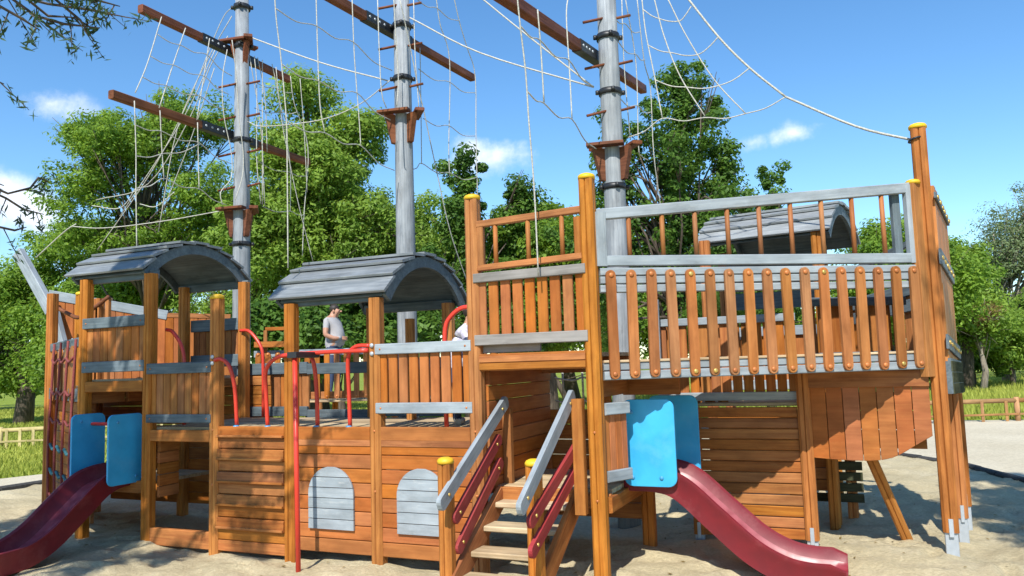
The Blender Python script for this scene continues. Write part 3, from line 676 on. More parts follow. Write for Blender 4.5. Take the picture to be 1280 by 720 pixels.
# walkway behind the balcony railing
for i in range(6):
    o_ = -.09-.14*i
    board('balcony_deck' if i == 0 else 'deck_board', bp(.05+.0*i, 1.60, o_), bp(LB-.05-.08*i, 1.60, o_), .13, .035, (0, 0, 1), WN, ship)
# far quarter railing mirrored, seen through the slats
CA, CZ = Vector((.70, 2.85, 0)), Vector((-.1, 3.6, 0)); dC = (CZ-CA).normalized(); nC = Vector((-dC.y, dC.x, 0))
fr3 = board('far_railing', CA+Vector((0, 0, 2.30)), CZ+Vector((0, 0, 2.15)), .12, .04, nC, WD, ship)
board('rail_board', CA+Vector((0, 0, 2.14)), CZ+Vector((0, 0, 2.0)), .12, .04, nC, WD, fr3)
board('rail_board', CA+Vector((0, 0, 2.78)), CZ+Vector((0, 0, 2.50)), .06, .05, nC, WD, fr3)
for i in range(8):
    p = CA.lerp(CZ, (i+.5)/8)-nC*.04; board('slat', p+Vector((0, 0, 1.4)), p+Vector((0, 0, 2.25)), .085, .03, nC, WO, fr3)
board('inner_post', (-1.72, 1.5, 1.5), (-1.72, 1.5, 2.2), .09, .05, FR, WG, ship)
for i in range(5): board('inner_slat', (-1.66+.12*i, 1.78, 1.2), (-1.66+.12*i, 1.78, 1.95), .09, .03, FR, WO, ship)

# --- bow
bowP = [Vector((PX[0], .05, 0)), Vector((-8.15, .22, 0)), Vector((-9.2, .95, 0)), Vector((-10.4, 1.75, 0)), Vector((-10.85, 2.08, 0))]
post('post', -9.2, .95, -.1, 2.70, ship); post('post', -8.75, 1.25, -.1, 2.63, ship, cap=False)
pc2 = post('post', -9.55, 1.6, 1.2, 2.75, ship, s=.1, cap=True)
# far wall of the bow: upright planks with a grey cap rail falling towards midship
fw0, fw1 = Vector((-10.85, 2.08, 0)), Vector((-8.2, 3.75, 0)); nW = Vector((fw1.y-fw0.y, -(fw1.x-fw0.x), 0)).normalized()
def fwz(t): return 2.92-.64*t
fwm = fw0.lerp(fw1, .53)
bw = board('bow_rail', fw0+Vector((0, 0, fwz(0)-.05)), fwm+Vector((0, 0, fwz(.53)-.05)), .14, .06, nW, WG, ship)
for i in range(22):
    t = .82*(i+.5)/22; p = fw0.lerp(fw1, t); board('plank', p+Vector((0, 0, 1.4)), p+Vector((0, 0, fwz(t)-.10 if t < .53 else 2.50)), .82*(fw1-fw0).length/22-.004, .03, nW, WP, bw)
board('bow_rail', fwm+Vector((0, 0, 2.53)), fw0.lerp(fw1, .82)+Vector((0, 0, 2.49)), .07, .05, nW, WO, ship)
# bowsprit
extr('bowsprit', rectp(.17, .10, .01), (-10.75, 2.05, 2.62), (-11.55, 2.08, 3.56), (0, -1, 0), WG, ship)
extr('bowsprit', rectp(.15, .09, .01), (-10.75, 2.05, 2.75), (-10.1, 2.03, 1.2), (0, -1, 0), WG, ship)
# near wall of the bow: dark rail, round-topped boards and climbing net
nN = Vector((-.45, -.89, 0)).normalized()
nb0, nb1 = Vector((PX[0]-.03, .0, 0)), Vector((-9.2, .95, 0)); dN = (nb1-nb0).normalized(); LN = (nb1-nb0).length; nN = Vector((dN.y, -dN.x, 0)); nN = -nN if nN.y > 0 else nN
br_ = board('bow_railing', nb0+Vector((0, 0, 2.02)), nb1+Vector((0, 0, 2.02)), .10, .05, nN, WD, ship)
board('lower_beam', nb0+Vector((0, 0, 1.46)), nb1+Vector((0, 0, 1.46)), .14, .05, nN, WD, br_)
for i, s in enumerate((.42, .80, 1.18, 1.62)):
    c = nb0+dN*s; ws = .22
    outl = []
    for (cx_, a0) in ((.20, -90), (-.20, 90)):
        for k in range(7):
            a = math.radians(a0+180*k/6); outl.append((cx_+ws/2*math.cos(a), ws/2*math.sin(a)))
    plate('slat', outl, .03, c+nN*.03+Vector((0, 0, 1.68)), (0, 0, 1), -dN, WO, br_, .004)
for i in range(5): board('deck_board', (-9.0, 1.1+.17*i, 1.53), (PX[0]-.1, .25+.17*i, 1.53), .16, .03, (0, 0, 1), WN, ship)
plank_wall('bow_hull', (-9.76, 1.37), (-7.45, .18), .12, 1.37, 10, nN, WO, gap=.004)
for i in range(4):
    s = .14+.45*i; p = nb0+dN*s+nN*.05
    tube('climbing_rope', [p+Vector((0, 0, 2.05)), p+nN*.02+Vector((0, 0, 1.5)), p+nN*.04+dN*.02*random.uniform(-1, 1)+Vector((0, 0, .9)), p+nN*.03+Vector((0, 0, .22))], .014, RPR, ship, 6, 4)
    bolt(p-nN*.04+Vector((0, 0, 2.06)), nN, .02, GV, ship)
for j, z in enumerate((1.86, 1.50, 1.18, .88, .60, .32)):
    pts = []
    for i in range(4):
        s = .14+.45*i; pts.append(nb0+dN*s+nN*.07+Vector((0, 0, z)))
        if i < 3: pts.append(nb0+dN*(s+.22)+nN*.075+Vector((0, 0, z-.045)))
    tube('climbing_rope', pts, .014 if j not in (3, 4) else .018, RPG if j in (3, 4) else RPR, ship, 6, 3)
# curved hand rail above the bow deck
tube('hand_rail', [fy(px, py, 1.2) for px, py in [(70, 384), (85, 392), (97, 397), (108, 392), (122, 382), (136, 371)]], .026, WY, ship, 8, 4)
for x, y, z in ((-8.9, 1.22, 2.44), (-8.72, 1.22, 2.52), (-8.55, 1.22, 2.62)): board('rail_post', (x, y, 1.5), (x, y, z), .06, .05, FR, WO, ship)

# --- red bars and fire pole
def bar(pts, nm='grab_bar', r=.0185): return tube(nm, pts, r, RM, ship, 10, 5)
bar([(PX[4]-.04, -.075, 1.80), (-4.2, -.085, 1.80), (-4.62, -.085, 1.79), (-4.80, -.08, 1.765), (-4.93, -.06, 1.66), (-4.955, -.03, 1.45), (-4.955, -.01, 1.15)])
bar([(-4.55, -.05, 1.80), (-4.47, -.045, 1.785), (-4.42, -.03, 1.70), (-4.415, .0, 1.45), (-4.415, .01, 1.15)])
bar([(PX[4]-.04, -.045, 1.84), (-3.95, -.045, 1.84), (-4.03, -.04, 1.79), (-4.065, -.02, 1.68), (-4.07, .0, 1.45), (-4.07, .01, 1.15)])
bar([(PX[2]+.03, -.06, 1.77), (-5.45, -.065, 1.775), (-5.36, -.06, 1.70), (-5.325, -.03, 1.5), (-5.325, .0, 1.15)])
bar([(PX[1]+.02, 1.22, 2.12), (-6.28, 1.22, 2.10), (-6.12, 1.22, 1.92), (-6.09, 1.22, 1.70), (-6.09, 1.22, 1.15)])
bar([(PX[1]+.05, .15, 2.10), (-6.30, .15, 2.07), (-6.18, .15, 1.92), (-6.14, .15, 1.70), (-6.14, .15, 1.15)])
bar([(PX[5]-.03, .06, 2.12), (-2.98, .06, 2.12), (-3.08, .06, 2.06), (-3.14, .06, 1.96), (-3.15, .06, 1.7), (-3.15, .06, 1.15)], r=.02)
for x, z in ((PX[2]+.0, 1.80), (PX[2]+.0, 1.74), (PX[4]-.01, 1.84), (PX[4]-.01, 1.77)): bolt((x, -.06, z), FR, .02, GV, ship)
pole = rod('fire_pole', (-4.33, -.36, -.25), (-4.36, -.36, 1.79), .021, RM, ship, 12)
board('pole_clamp', (-4.36, -.40, 1.78), (-4.40, -.04, 1.78), .09, .05, (0, 0, 1), BK, pole)
for x in (-4.955, -4.415, -4.07, -5.325): bolt((x, -.01, 1.145), (0, 0, 1), .03, BB, ship)

# --- masts
def mast(x, y, r0, r1, ztop, name='mast'):
    pts = [(x, y, -.2), (x, y, 1.5), (x, y, 3), (x, y, 4.5), (x, y, ztop)]
    k = 12
    return tube(name, pts, [r0, r0, r0*.97, (r0*.55+r1*.45), r1], WM, ship, k, 0)
def clamp(m, x, y, z, r):
    tube('mast_clamp', [(x, y, z-.03), (x, y, z+.03)], r+.014, BK, m, 14)
    for a in range(4):
        an = a*math.pi/2+.5; p = Vector((x+(r+.03)*math.cos(an), y+(r+.03)*math.sin(an), z)); q = p+Vector((math.cos(an), math.sin(an), 0))*.04
        rod('clamp_bolt', p-Vector((0, 0, .02)), p+Vector((0, 0, .02)), .022, BK, m, 8)
def nest(m, x, y, z, r):
    """small triangular look-out ledge on three brackets"""
    c = Vector((x, y, z))
    for a in range(3):
        an = math.radians(-80+120*a); e = Vector((math.cos(an), math.sin(an), 0)); s = Vector((-e.y, e.x, 0))
        board('lookout_ledge', c+e*(r+.05)-s*.25, c+e*(r+.05)+s*.13, .11, .036, (0, 0, 1), WY, m)
        an += math.radians(-60); e = Vector((math.cos(an), math.sin(an), 0))
        plate('lookout_bracket', [(.0, 0), (.12, 0), (.045, -.33), (.0, -.34)], .065, c+e*(r*.95)+Vector((0, 0, -.024)), e, (0, 0, 1), WY, m)
def yard(m, x, y0, y1, z0, z1, ym, s=.085):
    n = (1, 0, 0); a = Vector((x-.17, y0, z0)); b = Vector((x-.17, y1, z1))
    ye = board('yard', a, b, s*1.15, s, n, WY, m, .01)
    t0, t1 = (ym-.55-y0)/(y1-y0), (ym+.45-y0)/(y1-y0)
    board('yard_sleeve', a.lerp(b, t0), a.lerp(b, t1), s*1.15+.012, s+.012, n, BK, ye)
    for k in range(4): bolt(a.lerp(b, t0+(t1-t0)*(.06+.1*k))+Vector((s/2+.006, 0, 0)), (1, 0, 0), .016, GV, ye)
def rope(pts, m, r=.009, sag=0.0, mat=RP, res=5):
    pts = [Vector(p) for p in pts]
    if sag and len(pts) == 2: pts = [pts[0], pts[0].lerp(pts[1], .5)-Vector((0, 0, sag)), pts[1]]
    return tube('net_rope', pts, r, mat, m, 6, res if len(pts) > 2 else 0)
def net(m, cols, levels_px, plane, X, r=.0063):
    """cols: pixel polylines of the up-and-down ropes, levels: list of pixel rows crossing them"""
    for c in cols: rope([plane(px, py, X) for px, py in c], m, r)
    for lv in levels_px:
        P = [plane(px, py, X) for px, py in lv]; q = []
        for i in range(len(P)-1):
            q += [P[i], P[i].lerp(P[i+1], .5)-Vector((0, 0, .075*(P[i+1]-P[i]).length))]
        rope(q+[P[-1]], m, r*.9, res=4)
MX = [(-7.2, 2.08), (-4.74, 2.08), (-2.21, 2.08)]
m1 = mast(-7.2, 2.08, .115, .085, 6.7); m2 = mast(-4.74, 2.08, .115, .09, 6.6); m3 = mast(-2.21, 2.08, .118, .098, 6.4)
# mast 1
for z in (6.47, 5.93, 4.66, 3.29): clamp(m1, -7.2, 2.08, z, .095 if z > 4 else .108)
yard(m1, -7.2, .62, 3.22, 5.89, 5.89, 2.08); yard(m1, -7.2, .25, 3.65, 4.75, 4.75, 2.08)
nest(m1, -7.2, 2.08, 3.74, .105); nest(m1, -7.2, 2.08, 6.0, .035)
def pegs(m, x, y, r, zs):
    side = Vector((-.80, -.60, 0))
    for i, z in enumerate(zs):
        for sg in (1, -1):
            e = (side*sg+Vector((0, 0, -.28*sg))).normalized(); c = Vector((x, y, z+(0 if sg > 0 else -.03)))+Vector((.03, -.05, 0))
            rod('climbing_peg', c+e*(r*.55), c+e*(r+(.19 if sg > 0 else .15)), .015, WY, m, 8)
pegs(m1, -7.2, 2.08, .10, (4.05, 4.5, 4.98, 5.42))
pegs(m2, -4.74, 2.08, .10, (4.95, 5.45, 5.95)); pegs(m3, -2.21, 2.08, .105, (4.25, 4.75, 5.25))
P1 = -7.2
net(m1, [[(202, 21), (184, 80), (169, 116)], [(232, 35), (214, 88), (199, 135)], [(262, 48), (255, 95), (246, 150)]],
    [[(197, 43), (227, 57), (258, 68), (290, 95)], [(188, 70), (219, 82), (255, 95), (286, 118)], [(178, 96), (208, 107), (250, 120), (285, 138)]], fx, P1)
net(m1, [[(168, 126), (170, 190), (170, 235), (171, 312)], [(200, 138), (202, 180), (205, 223)], [(247, 153), (248, 200), (249, 236)]],
    [[(169, 156), (202, 164), (248, 178), (290, 205)], [(170, 195), (204, 192), (249, 180)], [(171, 235), (205, 223), (249, 236), (283, 256)]], fx, P1)
net(m1, [[(340, 80), (348, 118), (362, 200), (363, 264)], [(363, 95), (368, 130), (385, 185), (380, 268), (378, 320)]],
    [[(318, 102), (345, 110), (366, 116)], [(318, 135), (352, 140), (372, 140)], [(320, 200), (361, 215), (383, 220)], [(328, 258), (363, 264), (381, 269)]], fx, P1)
for pp in ([(284, 62), (278, 100), (280, 145), (289, 190), (289, 222), (276, 240), (278, 256)], [(290, 50), (295, 90), (299, 150), (304, 190), (303, 220), (294, 250)], [(318, 70), (321, 110), (321, 200), (326, 255)], [(328, 75), (328, 150), (328, 256)]):
    rope([fx(a, b, P1+.16) for a, b in pp], m1, .0063)
for pp in ([(322, 72), (331, 120), (334, 190)], [(312, 70), (326, 160), (331, 258)], [(345, 84), (352, 150), (372, 250), (392, 330)], [(375, 98), (380, 160), (384, 240)]):
    rope([fx(a, b, P1+.1) for a, b in pp], m1, .006)
# stays from mast 1 to the bow (ship's middle plane)
for pp in ([(291, 8), (275, 30), (234, 130), (186, 220), (122, 312)], [(290, 20), (262, 70), (222, 160), (198, 290)], [(285, 45), (262, 85), (236, 150), (185, 230), (120, 250)]):
    rope([fy(a, b, 2.08) for a, b in pp], m1, .0063)
for pp in ([(270, 60), (228, 150), (150, 270)], [(268, 85), (240, 170), (205, 260)]): rope([fy(a, b, 2.08) for a, b in pp], m1, .006)
for pp in ([(115, 257), (150, 260), (170, 235)], [(90, 283), (130, 285), (200, 277), (280, 263)], [(175, 255), (195, 258), (218, 240)]):
    rope([fy(a, b, 2.08) for a, b in pp], m1, .0063)
rope([fy(45, 322, 2.08), fy(80, 290, 2.08), fy(95, 280, 2.08)], m1, .009)
# mast 2
for z in (5.70, 5.05): clamp(m2, -4.74, 2.08, z, .10)
yard(m2, -4.74, -.25, 4.3, 5.53, 5.83, 2.08, .09); nest(m2, -4.74, 2.08, 4.62, .105)
P2 = -4.74
net(m2, [[(343, -20), (345, 20), (352, 80), (358, 150), (359, 200), (360, 335)], [(395, -10), (397, 60), (400, 130), (406, 166)], [(440, -5), (443, 70), (449, 150), (451, 182)]],
    [[(344, 10), (395, 32), (441, 52), (490, 88)], [(352, 80), (398, 101), (446, 116), (488, 150)], [(359, 152), (406, 166), (451, 182), (493, 213)]], fx, P2)
net(m2, [[(525, 60), (526, 120), (527, 205)], [(545, -5), (550, 30), (562, 75), (561, 180), (562, 220)], [(567, -5), (575, 30), (584, 60), (594, 95), (595, 170), (597, 250)]],
    [[(522, 0), (546, 10), (574, 26)], [(523, 86), (561, 102), (594, 116)], [(529, 148), (561, 157), (594, 170)], [(515, 212), (527, 204), (562, 216), (596, 222)]], fx, P2)
for pp in ([(472, 0), (474, 60), (477, 115), (483, 135)], [(492, -5), (495, 50), (498, 100), (496, 132)], [(500, 0), (511, 50), (523, 110), (530, 140), (545, 210), (563, 290), (585, 355)], [(517, 0), (519, 70), (524, 140)]):
    rope([fx(a, b, P2+.16) for a, b in pp], m2, .0063)
# stays between masts
rope([fy(306, 44, 2.08), fy(400, 78, 2.08), fy(485, 101, 2.08)], m2, .0088); rope([fy(512, 22, 2.08), fy(600, 66, 2.08), fy(742, 109, 2.08)], m3, .0088)
rope([fy(590, -12, 2.08), fy(660, 45, 2.08), fy(742, 109, 2.08)], m3, .0088)
rope([fy(488, 100, 2.08), fy(450, 130, 2.08), fy(400, 150, 2.08), fy(330, 158, 2.08), fy(310, 152, 2.08)], m2, .0063)
# mast 3
for z in (5.05, 4.45, 3.44): clamp(m3, -2.21, 2.08, z, .108)
yard(m3, -2.21, -.5, 4.25, 4.50, 5.20, 2.08, .095); nest(m3, -2.21, 2.08, 3.86, .112)
P3 = -2.21
net(m3, [[(646, -10), (650, 30), (657, 90), (661, 150), (668, 240), (673, 345)], [(672, 12), (676, 60), (680, 128)], [(711, -8), (708, 20), (712, 90), (715, 148)]],
    [[(651, 33), (675, 50), (711, 75), (742, 108)], [(660, 115), (680, 129), (715, 149), (745, 186)]], fx, P3)
net(m3, [[(777, -8), (780, 80), (788, 175)], [(782, 0), (795, 80), (798, 180), (802, 195), (810, 200)], [(796, -5), (805, 75), (813, 110), (817, 190), (826, 260), (829, 290)]],
    [[(765, 18), (782, 30), (800, 40)], [(770, 48), (795, 68), (806, 75)], [(771, 118), (797, 132), (814, 140)]], fx, P3)
# stern net in the ship's middle plane, from mast 3 down to the tall stern post
net(m3, [[(802, -5), (807, 40), (818, 95), (828, 148)], [(817, -5), (830, 45), (850, 95), (881, 145)], [(833, -5), (858, 45), (893, 100), (932, 142)]],
    [[(804, 12), (826, 24), (850, 26), (864, 8)], [(811, 57), (840, 66), (873, 68), (898, 46)], [(819, 100), (858, 109), (902, 106), (937, 85)], [(785, 172), (828, 148), (881, 147), (932, 142), (982, 121)]], fy, 2.0)
rope([fy(855, -8, 2.0), fy(898, 46, 2.0), fy(937, 85, 2.0), fy(982, 121, 2.0)], m3, .0105)
rope([fy(982, 121, 2.0), fy(1070, 158, 1.85), Vector((.57, 1.66, 3.42))], m3, .011)
ring = [Vector((.55+.05*math.cos(a), 1.60+.075*math.sin(a), 3.42+.012*math.cos(a))) for a in np.linspace(0, 2*math.pi, 14)]
tube('stay_shackle', ring, .009, BK, m3, 6)
# platform bits under the tower stern side
board('inner_beam', (-1.84, .02, 1.44), (-1.84, 1.3, 1.44), .14, .05, (1, 0, 0), WO, ship)
board('inner_beam', (-1.86, .85, 1.43), (-1.38, .85, 1.43), .15, .05, FR, WO, ship)

# ------------------------------------------------------------------ far walkway
wk = empty('walkway', (-8.0, 5.3, 0)); tag(wk, 'sunlit timber walkway with orange slat railing behind the ship', 'walkway')
wa, wb = dep(318, 480, 13.2), dep(640, 470, 13.2); wa.z = wb.z = 0; dW = (wb-wa).normalized(); LW = (wb-wa).length; nWk = Vector((dW.y, -dW.x, 0))
WZ = 1.14
wr = board('walkway_railing', wa+Vector((0, 0, WZ+.80)), wb+Vector((0, 0, WZ+.80)), .11, .05, nWk, WG, wk)
board('lower_rail', wa+Vector((0, 0, WZ+.08)), wb+Vector((0, 0, WZ+.08)), .12, .05, nWk, WO, wr)
for i in range(int(LW/.165)):
    c = wa+dW*(.08+.165*i)+nWk*.045
    outl = []
    for (cx_, a0) in ((.36, -90), (-.36, 90)):
        for k in range(5):
            a = math.radians(a0+180*k/4); outl.append((cx_+.045*math.cos(a), .045*math.sin(a)))
    plate('slat', outl, .03, c+Vector((0, 0, WZ+.42)), (0, 0, 1), -dW, WO, wr, .004)
    bolt(c+nWk*.015+Vector((0, 0, WZ+.79)), nWk, .025, CB, wr); bolt(c+nWk*.015+Vector((0, 0, WZ+.06)), nWk, .02, CB, wr)
for i in range(7):
    o = Vector((0, 0, WZ-.02))-nWk*(.05+.18*i); board('walkway_deck' if i == 0 else 'deck_board', wa+o, wb+o, .17, .035, (0, 0, 1), WN, wk)
for s in (.05, .25, .5, .75, .97):
    for o in (0, 1.2):
        p = wa.lerp(wb, s)-nWk*o; extr('leg', postp(.1), p+Vector((0, 0, -.1)), p+Vector((0, 0, WZ-.04)), nWk, WL, wk)
# small end frame at the walkway's bow end
pf = dep(332, 430, 13.25); pg = dep(362, 430, 13.25)
ef = board('end_frame', Vector((pf.x, pf.y, 2.36)), Vector((pg.x, pg.y, 2.36)), .06, .05, nWk, WO, wk)
for p in (pf, pg): board('frame_post', Vector((p.x, p.y, 1.9)), Vector((p.x, p.y, 2.34)), .06, .05, nWk, WO, ef)
board('end_panel', dep(318, 431, 13.15), dep(362, 430, 13.15), .10, .04, nWk, WO, wk)

# ------------------------------------------------------------------ low fences beyond the path
def fence(a, b, label, h=.5, WF=WF):
    a = Vector(a); b = Vector(b); L = (b-a).length; d = (b-a)/L; n = Vector((d.y, -d.x, 0)); c = (a+b)/2
    f = empty('log_fence', (c.x, c.y, -.10)); tag(f, label, 'fence', None)
    k = max(1, int(L/2.0))
    for i in range(k):
        p = a+d*(L*i/k+.01); q = a+d*(L*(i+1)/k-.01); u = random.uniform(-.02, .02)
        rod('fence_rail', p+Vector((0, 0, h+u)), q+Vector((0, 0, h-u)), .055, WF, f, 8)
        board('fence_rail', p+n*.06+Vector((0, 0, h*.2)), q+n*.06+Vector((0, 0, h*.2)), .05, .03, n, WF, f)
    for i in range(k+1):
        p = a+d*(L*i/k); rod('fence_post', p+Vector((0, 0, -.2)), p+Vector((0, 0, h+.08)), .06, WF, f, 8)
    m = int(L/(.3 if h < .38 else .55))
    for i in range(m):
        p = a+d*(L*(i+.5)/m)+n*.05; board('fence_picket', p+Vector((0, 0, -.1)), p+Vector((0, 0, h+.02+random.uniform(-.03, .03))), .07, .025, n, WF, f)
a = dep(1120, 500, 18.8); b = dep(1420, 490, 18.8); a.z = b.z = 0; fence(a, b, 'low pale timber fence in the grass beyond the ship\'s stern', .40)
a = dep(-120, 540, 19.5); b = dep(330, 520, 21.5); a.z = b.z = 0; fence(a, b, 'low yellowish timber fence crossing the lawn beyond the ship\'s bow', .36, WFL)

# ------------------------------------------------------------------ foliage
def leaf_mat(name, c1, c2, trans=.35, rough=.55):
    m = bpy.data.materials.new(name); m.use_nodes = True; t = m.node_tree; b = t.nodes['Principled BSDF']; o = t.nodes['Material Output']
    g = N(t, 'ShaderNodeNewGeometry'); r = N(t, 'ShaderNodeValToRGB'); e = r.color_ramp.elements
    e[0].position = .0; e[0].color = (*c1, 1); e[1].position = 1; e[1].color = (*c2, 1)
    at = N(t, 'ShaderNodeAttribute', attribute_name='tint'); mx = N(t, 'ShaderNodeMath', operation='MULTIPLY_ADD'); t.links.new(g.outputs['Random Per Island'], mx.inputs[0]); mx.inputs[1].default_value = .55; t.links.new(at.outputs['Fac'], mx.inputs[2])
    t.links.new(mx.outputs[0], r.inputs[0]); t.links.new(r.outputs[0], b.inputs['Base Color']); b.inputs['Roughness'].default_value = rough; b.inputs['Specular IOR Level'].default_value = .3
    tr = N(t, 'ShaderNodeBsdfTranslucent'); hs = N(t, 'ShaderNodeHueSaturation'); hs.inputs['Value'].default_value = 1.5; hs.inputs['Hue'].default_value = .485; t.links.new(r.outputs[0], hs.inputs['Color']); t.links.new(hs.outputs[0], tr.inputs['Color'])
    ms = N(t, 'ShaderNodeMixShader'); ms.inputs[0].default_value = trans; t.links.new(b.outputs[0], ms.inputs[1]); t.links.new(tr.outputs[0], ms.inputs[2]); t.links.new(ms.outputs[0], o.inputs['Surface'])
    return m
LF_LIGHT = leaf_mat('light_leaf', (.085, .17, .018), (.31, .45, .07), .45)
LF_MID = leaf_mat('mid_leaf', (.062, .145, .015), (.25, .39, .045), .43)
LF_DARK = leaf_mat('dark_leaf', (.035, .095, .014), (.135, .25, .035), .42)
LF_PALE = leaf_mat('pale_leaf', (.11, .16, .075), (.22, .28, .12))
LF_DRY = leaf_mat('dry_leaf', (.16, .12, .04), (.30, .21, .07))
LF_WILLOW = leaf_mat('narrow_leaf', (.025, .06, .022), (.06, .11, .04), .25)
GRASSM = leaf_mat('grass_blade', (.18, .23, .025), (.45, .47, .09), .3, .7)
def bark_mat(name, c1, c2):
    m, t, b = mat_base(name); g = N(t, 'ShaderNodeNewGeometry'); mp = N(t, 'ShaderNodeMapping'); mp.inputs['Scale'].default_value = (9, 9, 2); t.links.new(g.outputs['Position'], mp.inputs[0])
    n = N(t, 'ShaderNodeTexNoise'); n.inputs['Scale'].default_value = 2; n.inputs['Detail'].default_value = 8; t.links.new(mp.outputs[0], n.inputs['Vector'])
    r = N(t, 'ShaderNodeValToRGB'); e = r.color_ramp.elements; e[0].position = .35; e[0].color = (*c1, 1); e[1].position = .65; e[1].color = (*c2, 1); t.links.new(n.outputs[0], r.inputs[0]); t.links.new(r.outputs[0], b.inputs['Base Color']); b.inputs['Roughness'].default_value = .9
    bp = N(t, 'ShaderNodeBump'); bp.inputs['Strength'].default_value = .7; t.links.new(n.outputs[0], bp.inputs['Height']); t.links.new(bp.outputs[0], b.inputs['Normal']); return m
BARK = bark_mat('bark', (.05, .037, .027), (.13, .10, .075)); BARKP = bark_mat('pale_bark', (.16, .13, .10), (.34, .29, .23))
def unit(n):
    v = rng.normal(size=(n, 3)); return v/np.linalg.norm(v, axis=1, keepdims=True)
def leafmesh(name, C, Nn, size, asp, tint, droop=None):
    n = len(C); a = unit(n); T = np.cross(Nn, a); T /= np.linalg.norm(T, axis=1, keepdims=True)+1e-9
    if droop is not None: T = T*(1-droop)+np.array([0, 0, -1.])*droop; T /= np.linalg.norm(T, axis=1, keepdims=True)+1e-9
    B = np.cross(Nn, T); B /= np.linalg.norm(B, axis=1, keepdims=True)+1e-9
    s = (size*rng.uniform(.65, 1.35, n))[:, None]
    v = np.stack([C-T*s, C+B*s*asp-T*s*.1, C+T*s, C-B*s*asp-T*s*.1], 1).reshape(-1, 3)
    me = fastmesh(name, v, np.arange(4*n).reshape(n, 4))
    at = me.attributes.new('tint', 'FLOAT', 'POINT'); at.data.foreach_set('value', np.repeat(tint, 4).astype(np.float32))
    return me
def clumps_in(ells, n, shell=.45):
    vol = np.array([e[1][0]*e[1][1]*e[1][2] for e in ells]); k = rng.choice(len(ells), n, p=vol/vol.sum()); u = unit(n)
    r = rng.uniform(0, 1, n)**shell
    return np.array([ells[i][0] for i in k])+u*r[:, None]*np.array([ells[i][1] for i in k])
def branch_mesh(name, segs, mat, parent):
    V = []; Fc = []
    for pts, rs, k in segs:
        v, f = tube(None, pts, rs, None, None, k); o = len(V); V += v; Fc += [tuple(i+o for i in q) for q in f]
    return link(name, mesh(name, V, Fc, True), mat, parent)
def spray_centres(base, top, rad, nbr, low=.25):
    base = np.array(base); out = []
    for i in range(nbr):
        h = low+(1-low)*((i+random.random())/nbr); L = rad*(1.08-h)**.7*random.uniform(.35, 1.3)+.15; a = i*2.4+random.uniform(-.5, .5); el = math.radians(random.uniform(5, 50)+22*h)
        p0 = base+(np.array(top)-base)*h; d = np.array([math.cos(a)*math.cos(el), math.sin(a)*math.cos(el), math.sin(el)])
        n = max(2, int(L/.28))
        for k in range(n): q = p0+d*L*(k+.6)/n; out.append(q+np.array([0, 0, .10*L*((k+.6)/n)**2]))
    return np.array(out)
def tree(name, label, base, ells, nclump, rc, nleaf, leaf, asp, mat, trunk_r=.22, group=None, cat='tree', shell=.45, droop=None, bark=BARK, nlimb=26, twigs=True, up=.5, flat=.7, spray=None, lobes=True):
    base = Vector(base); e = empty(name, base); tag(e, label, cat, group)
    ells = [(np.array(c), np.array(r)) for c, r in ells]
    if lobes and not spray and droop is None:
        big = []
        for c, r in ells:
            big.append((c, r*.84))
            for q in range(9):
                d_ = unit(1)[0]; d_[2] = abs(d_[2])*1.1-.25; big.append((c+d_*r*random.uniform(.62, .86), r*random.uniform(.22, .42)))
        ells = big
    if droop is None: nleaf = int(nleaf*2.1); leaf *= .62
    cc = clumps_in(ells, nclump, shell)
    if spray: cc = np.concatenate([spray_centres(*sp_) for sp_ in spray])
    cc = cc[cc[:, 2] > .15]; nclump = len(cc)
    ct = rng.uniform(0, .55, nclump); per = max(4, nleaf//nclump)
    crs = rc*rng.uniform(.55, 1.3, nclump)
    u = unit(nclump*per); rr = rng.uniform(.1, 1, nclump*per)**.5
    off = u*rr[:, None]*np.repeat(crs, per)[:, None]*np.array([1, 1, flat])
    Cc = np.repeat(cc, per, 0)+off; Nn = u*.8+np.array([0, 0, up])+unit(nclump*per)*.6; Nn /= np.linalg.norm(Nn, axis=1, keepdims=True)
    ok = Cc[:, 2] > -.02; tint = np.repeat(ct, per)
    o = link('crown', leafmesh('crown', Cc[ok], Nn[ok], leaf, asp, tint[ok], droop), mat, e)
    top = ells[0][0]+np.array([0, 0, ells[0][1][2]*.55]); mid = Vector(base).lerp(Vector(top), .5)
    T = [base-Vector((0, 0, .3)), base.lerp(mid, .5)+Vector((random.uniform(-.2, .2), random.uniform(-.2, .2), 0)), mid, Vector(top)]
    trunk = branch_mesh('trunk', [(T, [trunk_r*1.25, trunk_r, trunk_r*.65, trunk_r*.12], 9)], bark, e)
    segs = []
    order = rng.permutation(nclump)[:nlimb]
    for i in order:
        p = Vector(cc[i]); h = random.uniform(.3, .8); s = T[1].lerp(T[2], (h-.3)/.3) if h < .6 else T[2].lerp(T[3], (h-.6)/.4*.8)
        if s.z > p.z+1.5: s = T[1].copy()
        m_ = s.lerp(p, .5)+Vector((random.uniform(-.3, .3), random.uniform(-.3, .3), random.uniform(.0, .4)))
        segs.append(([s, m_, p], [trunk_r*.22, trunk_r*.13, .010], 6))
        if twigs:
            for q in range(3):
                w = p+Vector(unit(1)[0])*rc*1.3; segs.append(([m_.lerp(p, .6), w], [.02, .006], 4))
    if segs: branch_mesh('limbs', segs, bark, trunk)
    return e
def E_(px, py, rx, ry, Z, rd=None):
    c = dep(px, py, Z); k = Z/F; return (tuple(c), (rx*k, (rd or rx)*k, ry*k))
def gp(px, Z):
    c = dep(px, 470, Z); return (c.x, c.y, -.10)
G1 = 'broadleaf trees behind the ship'
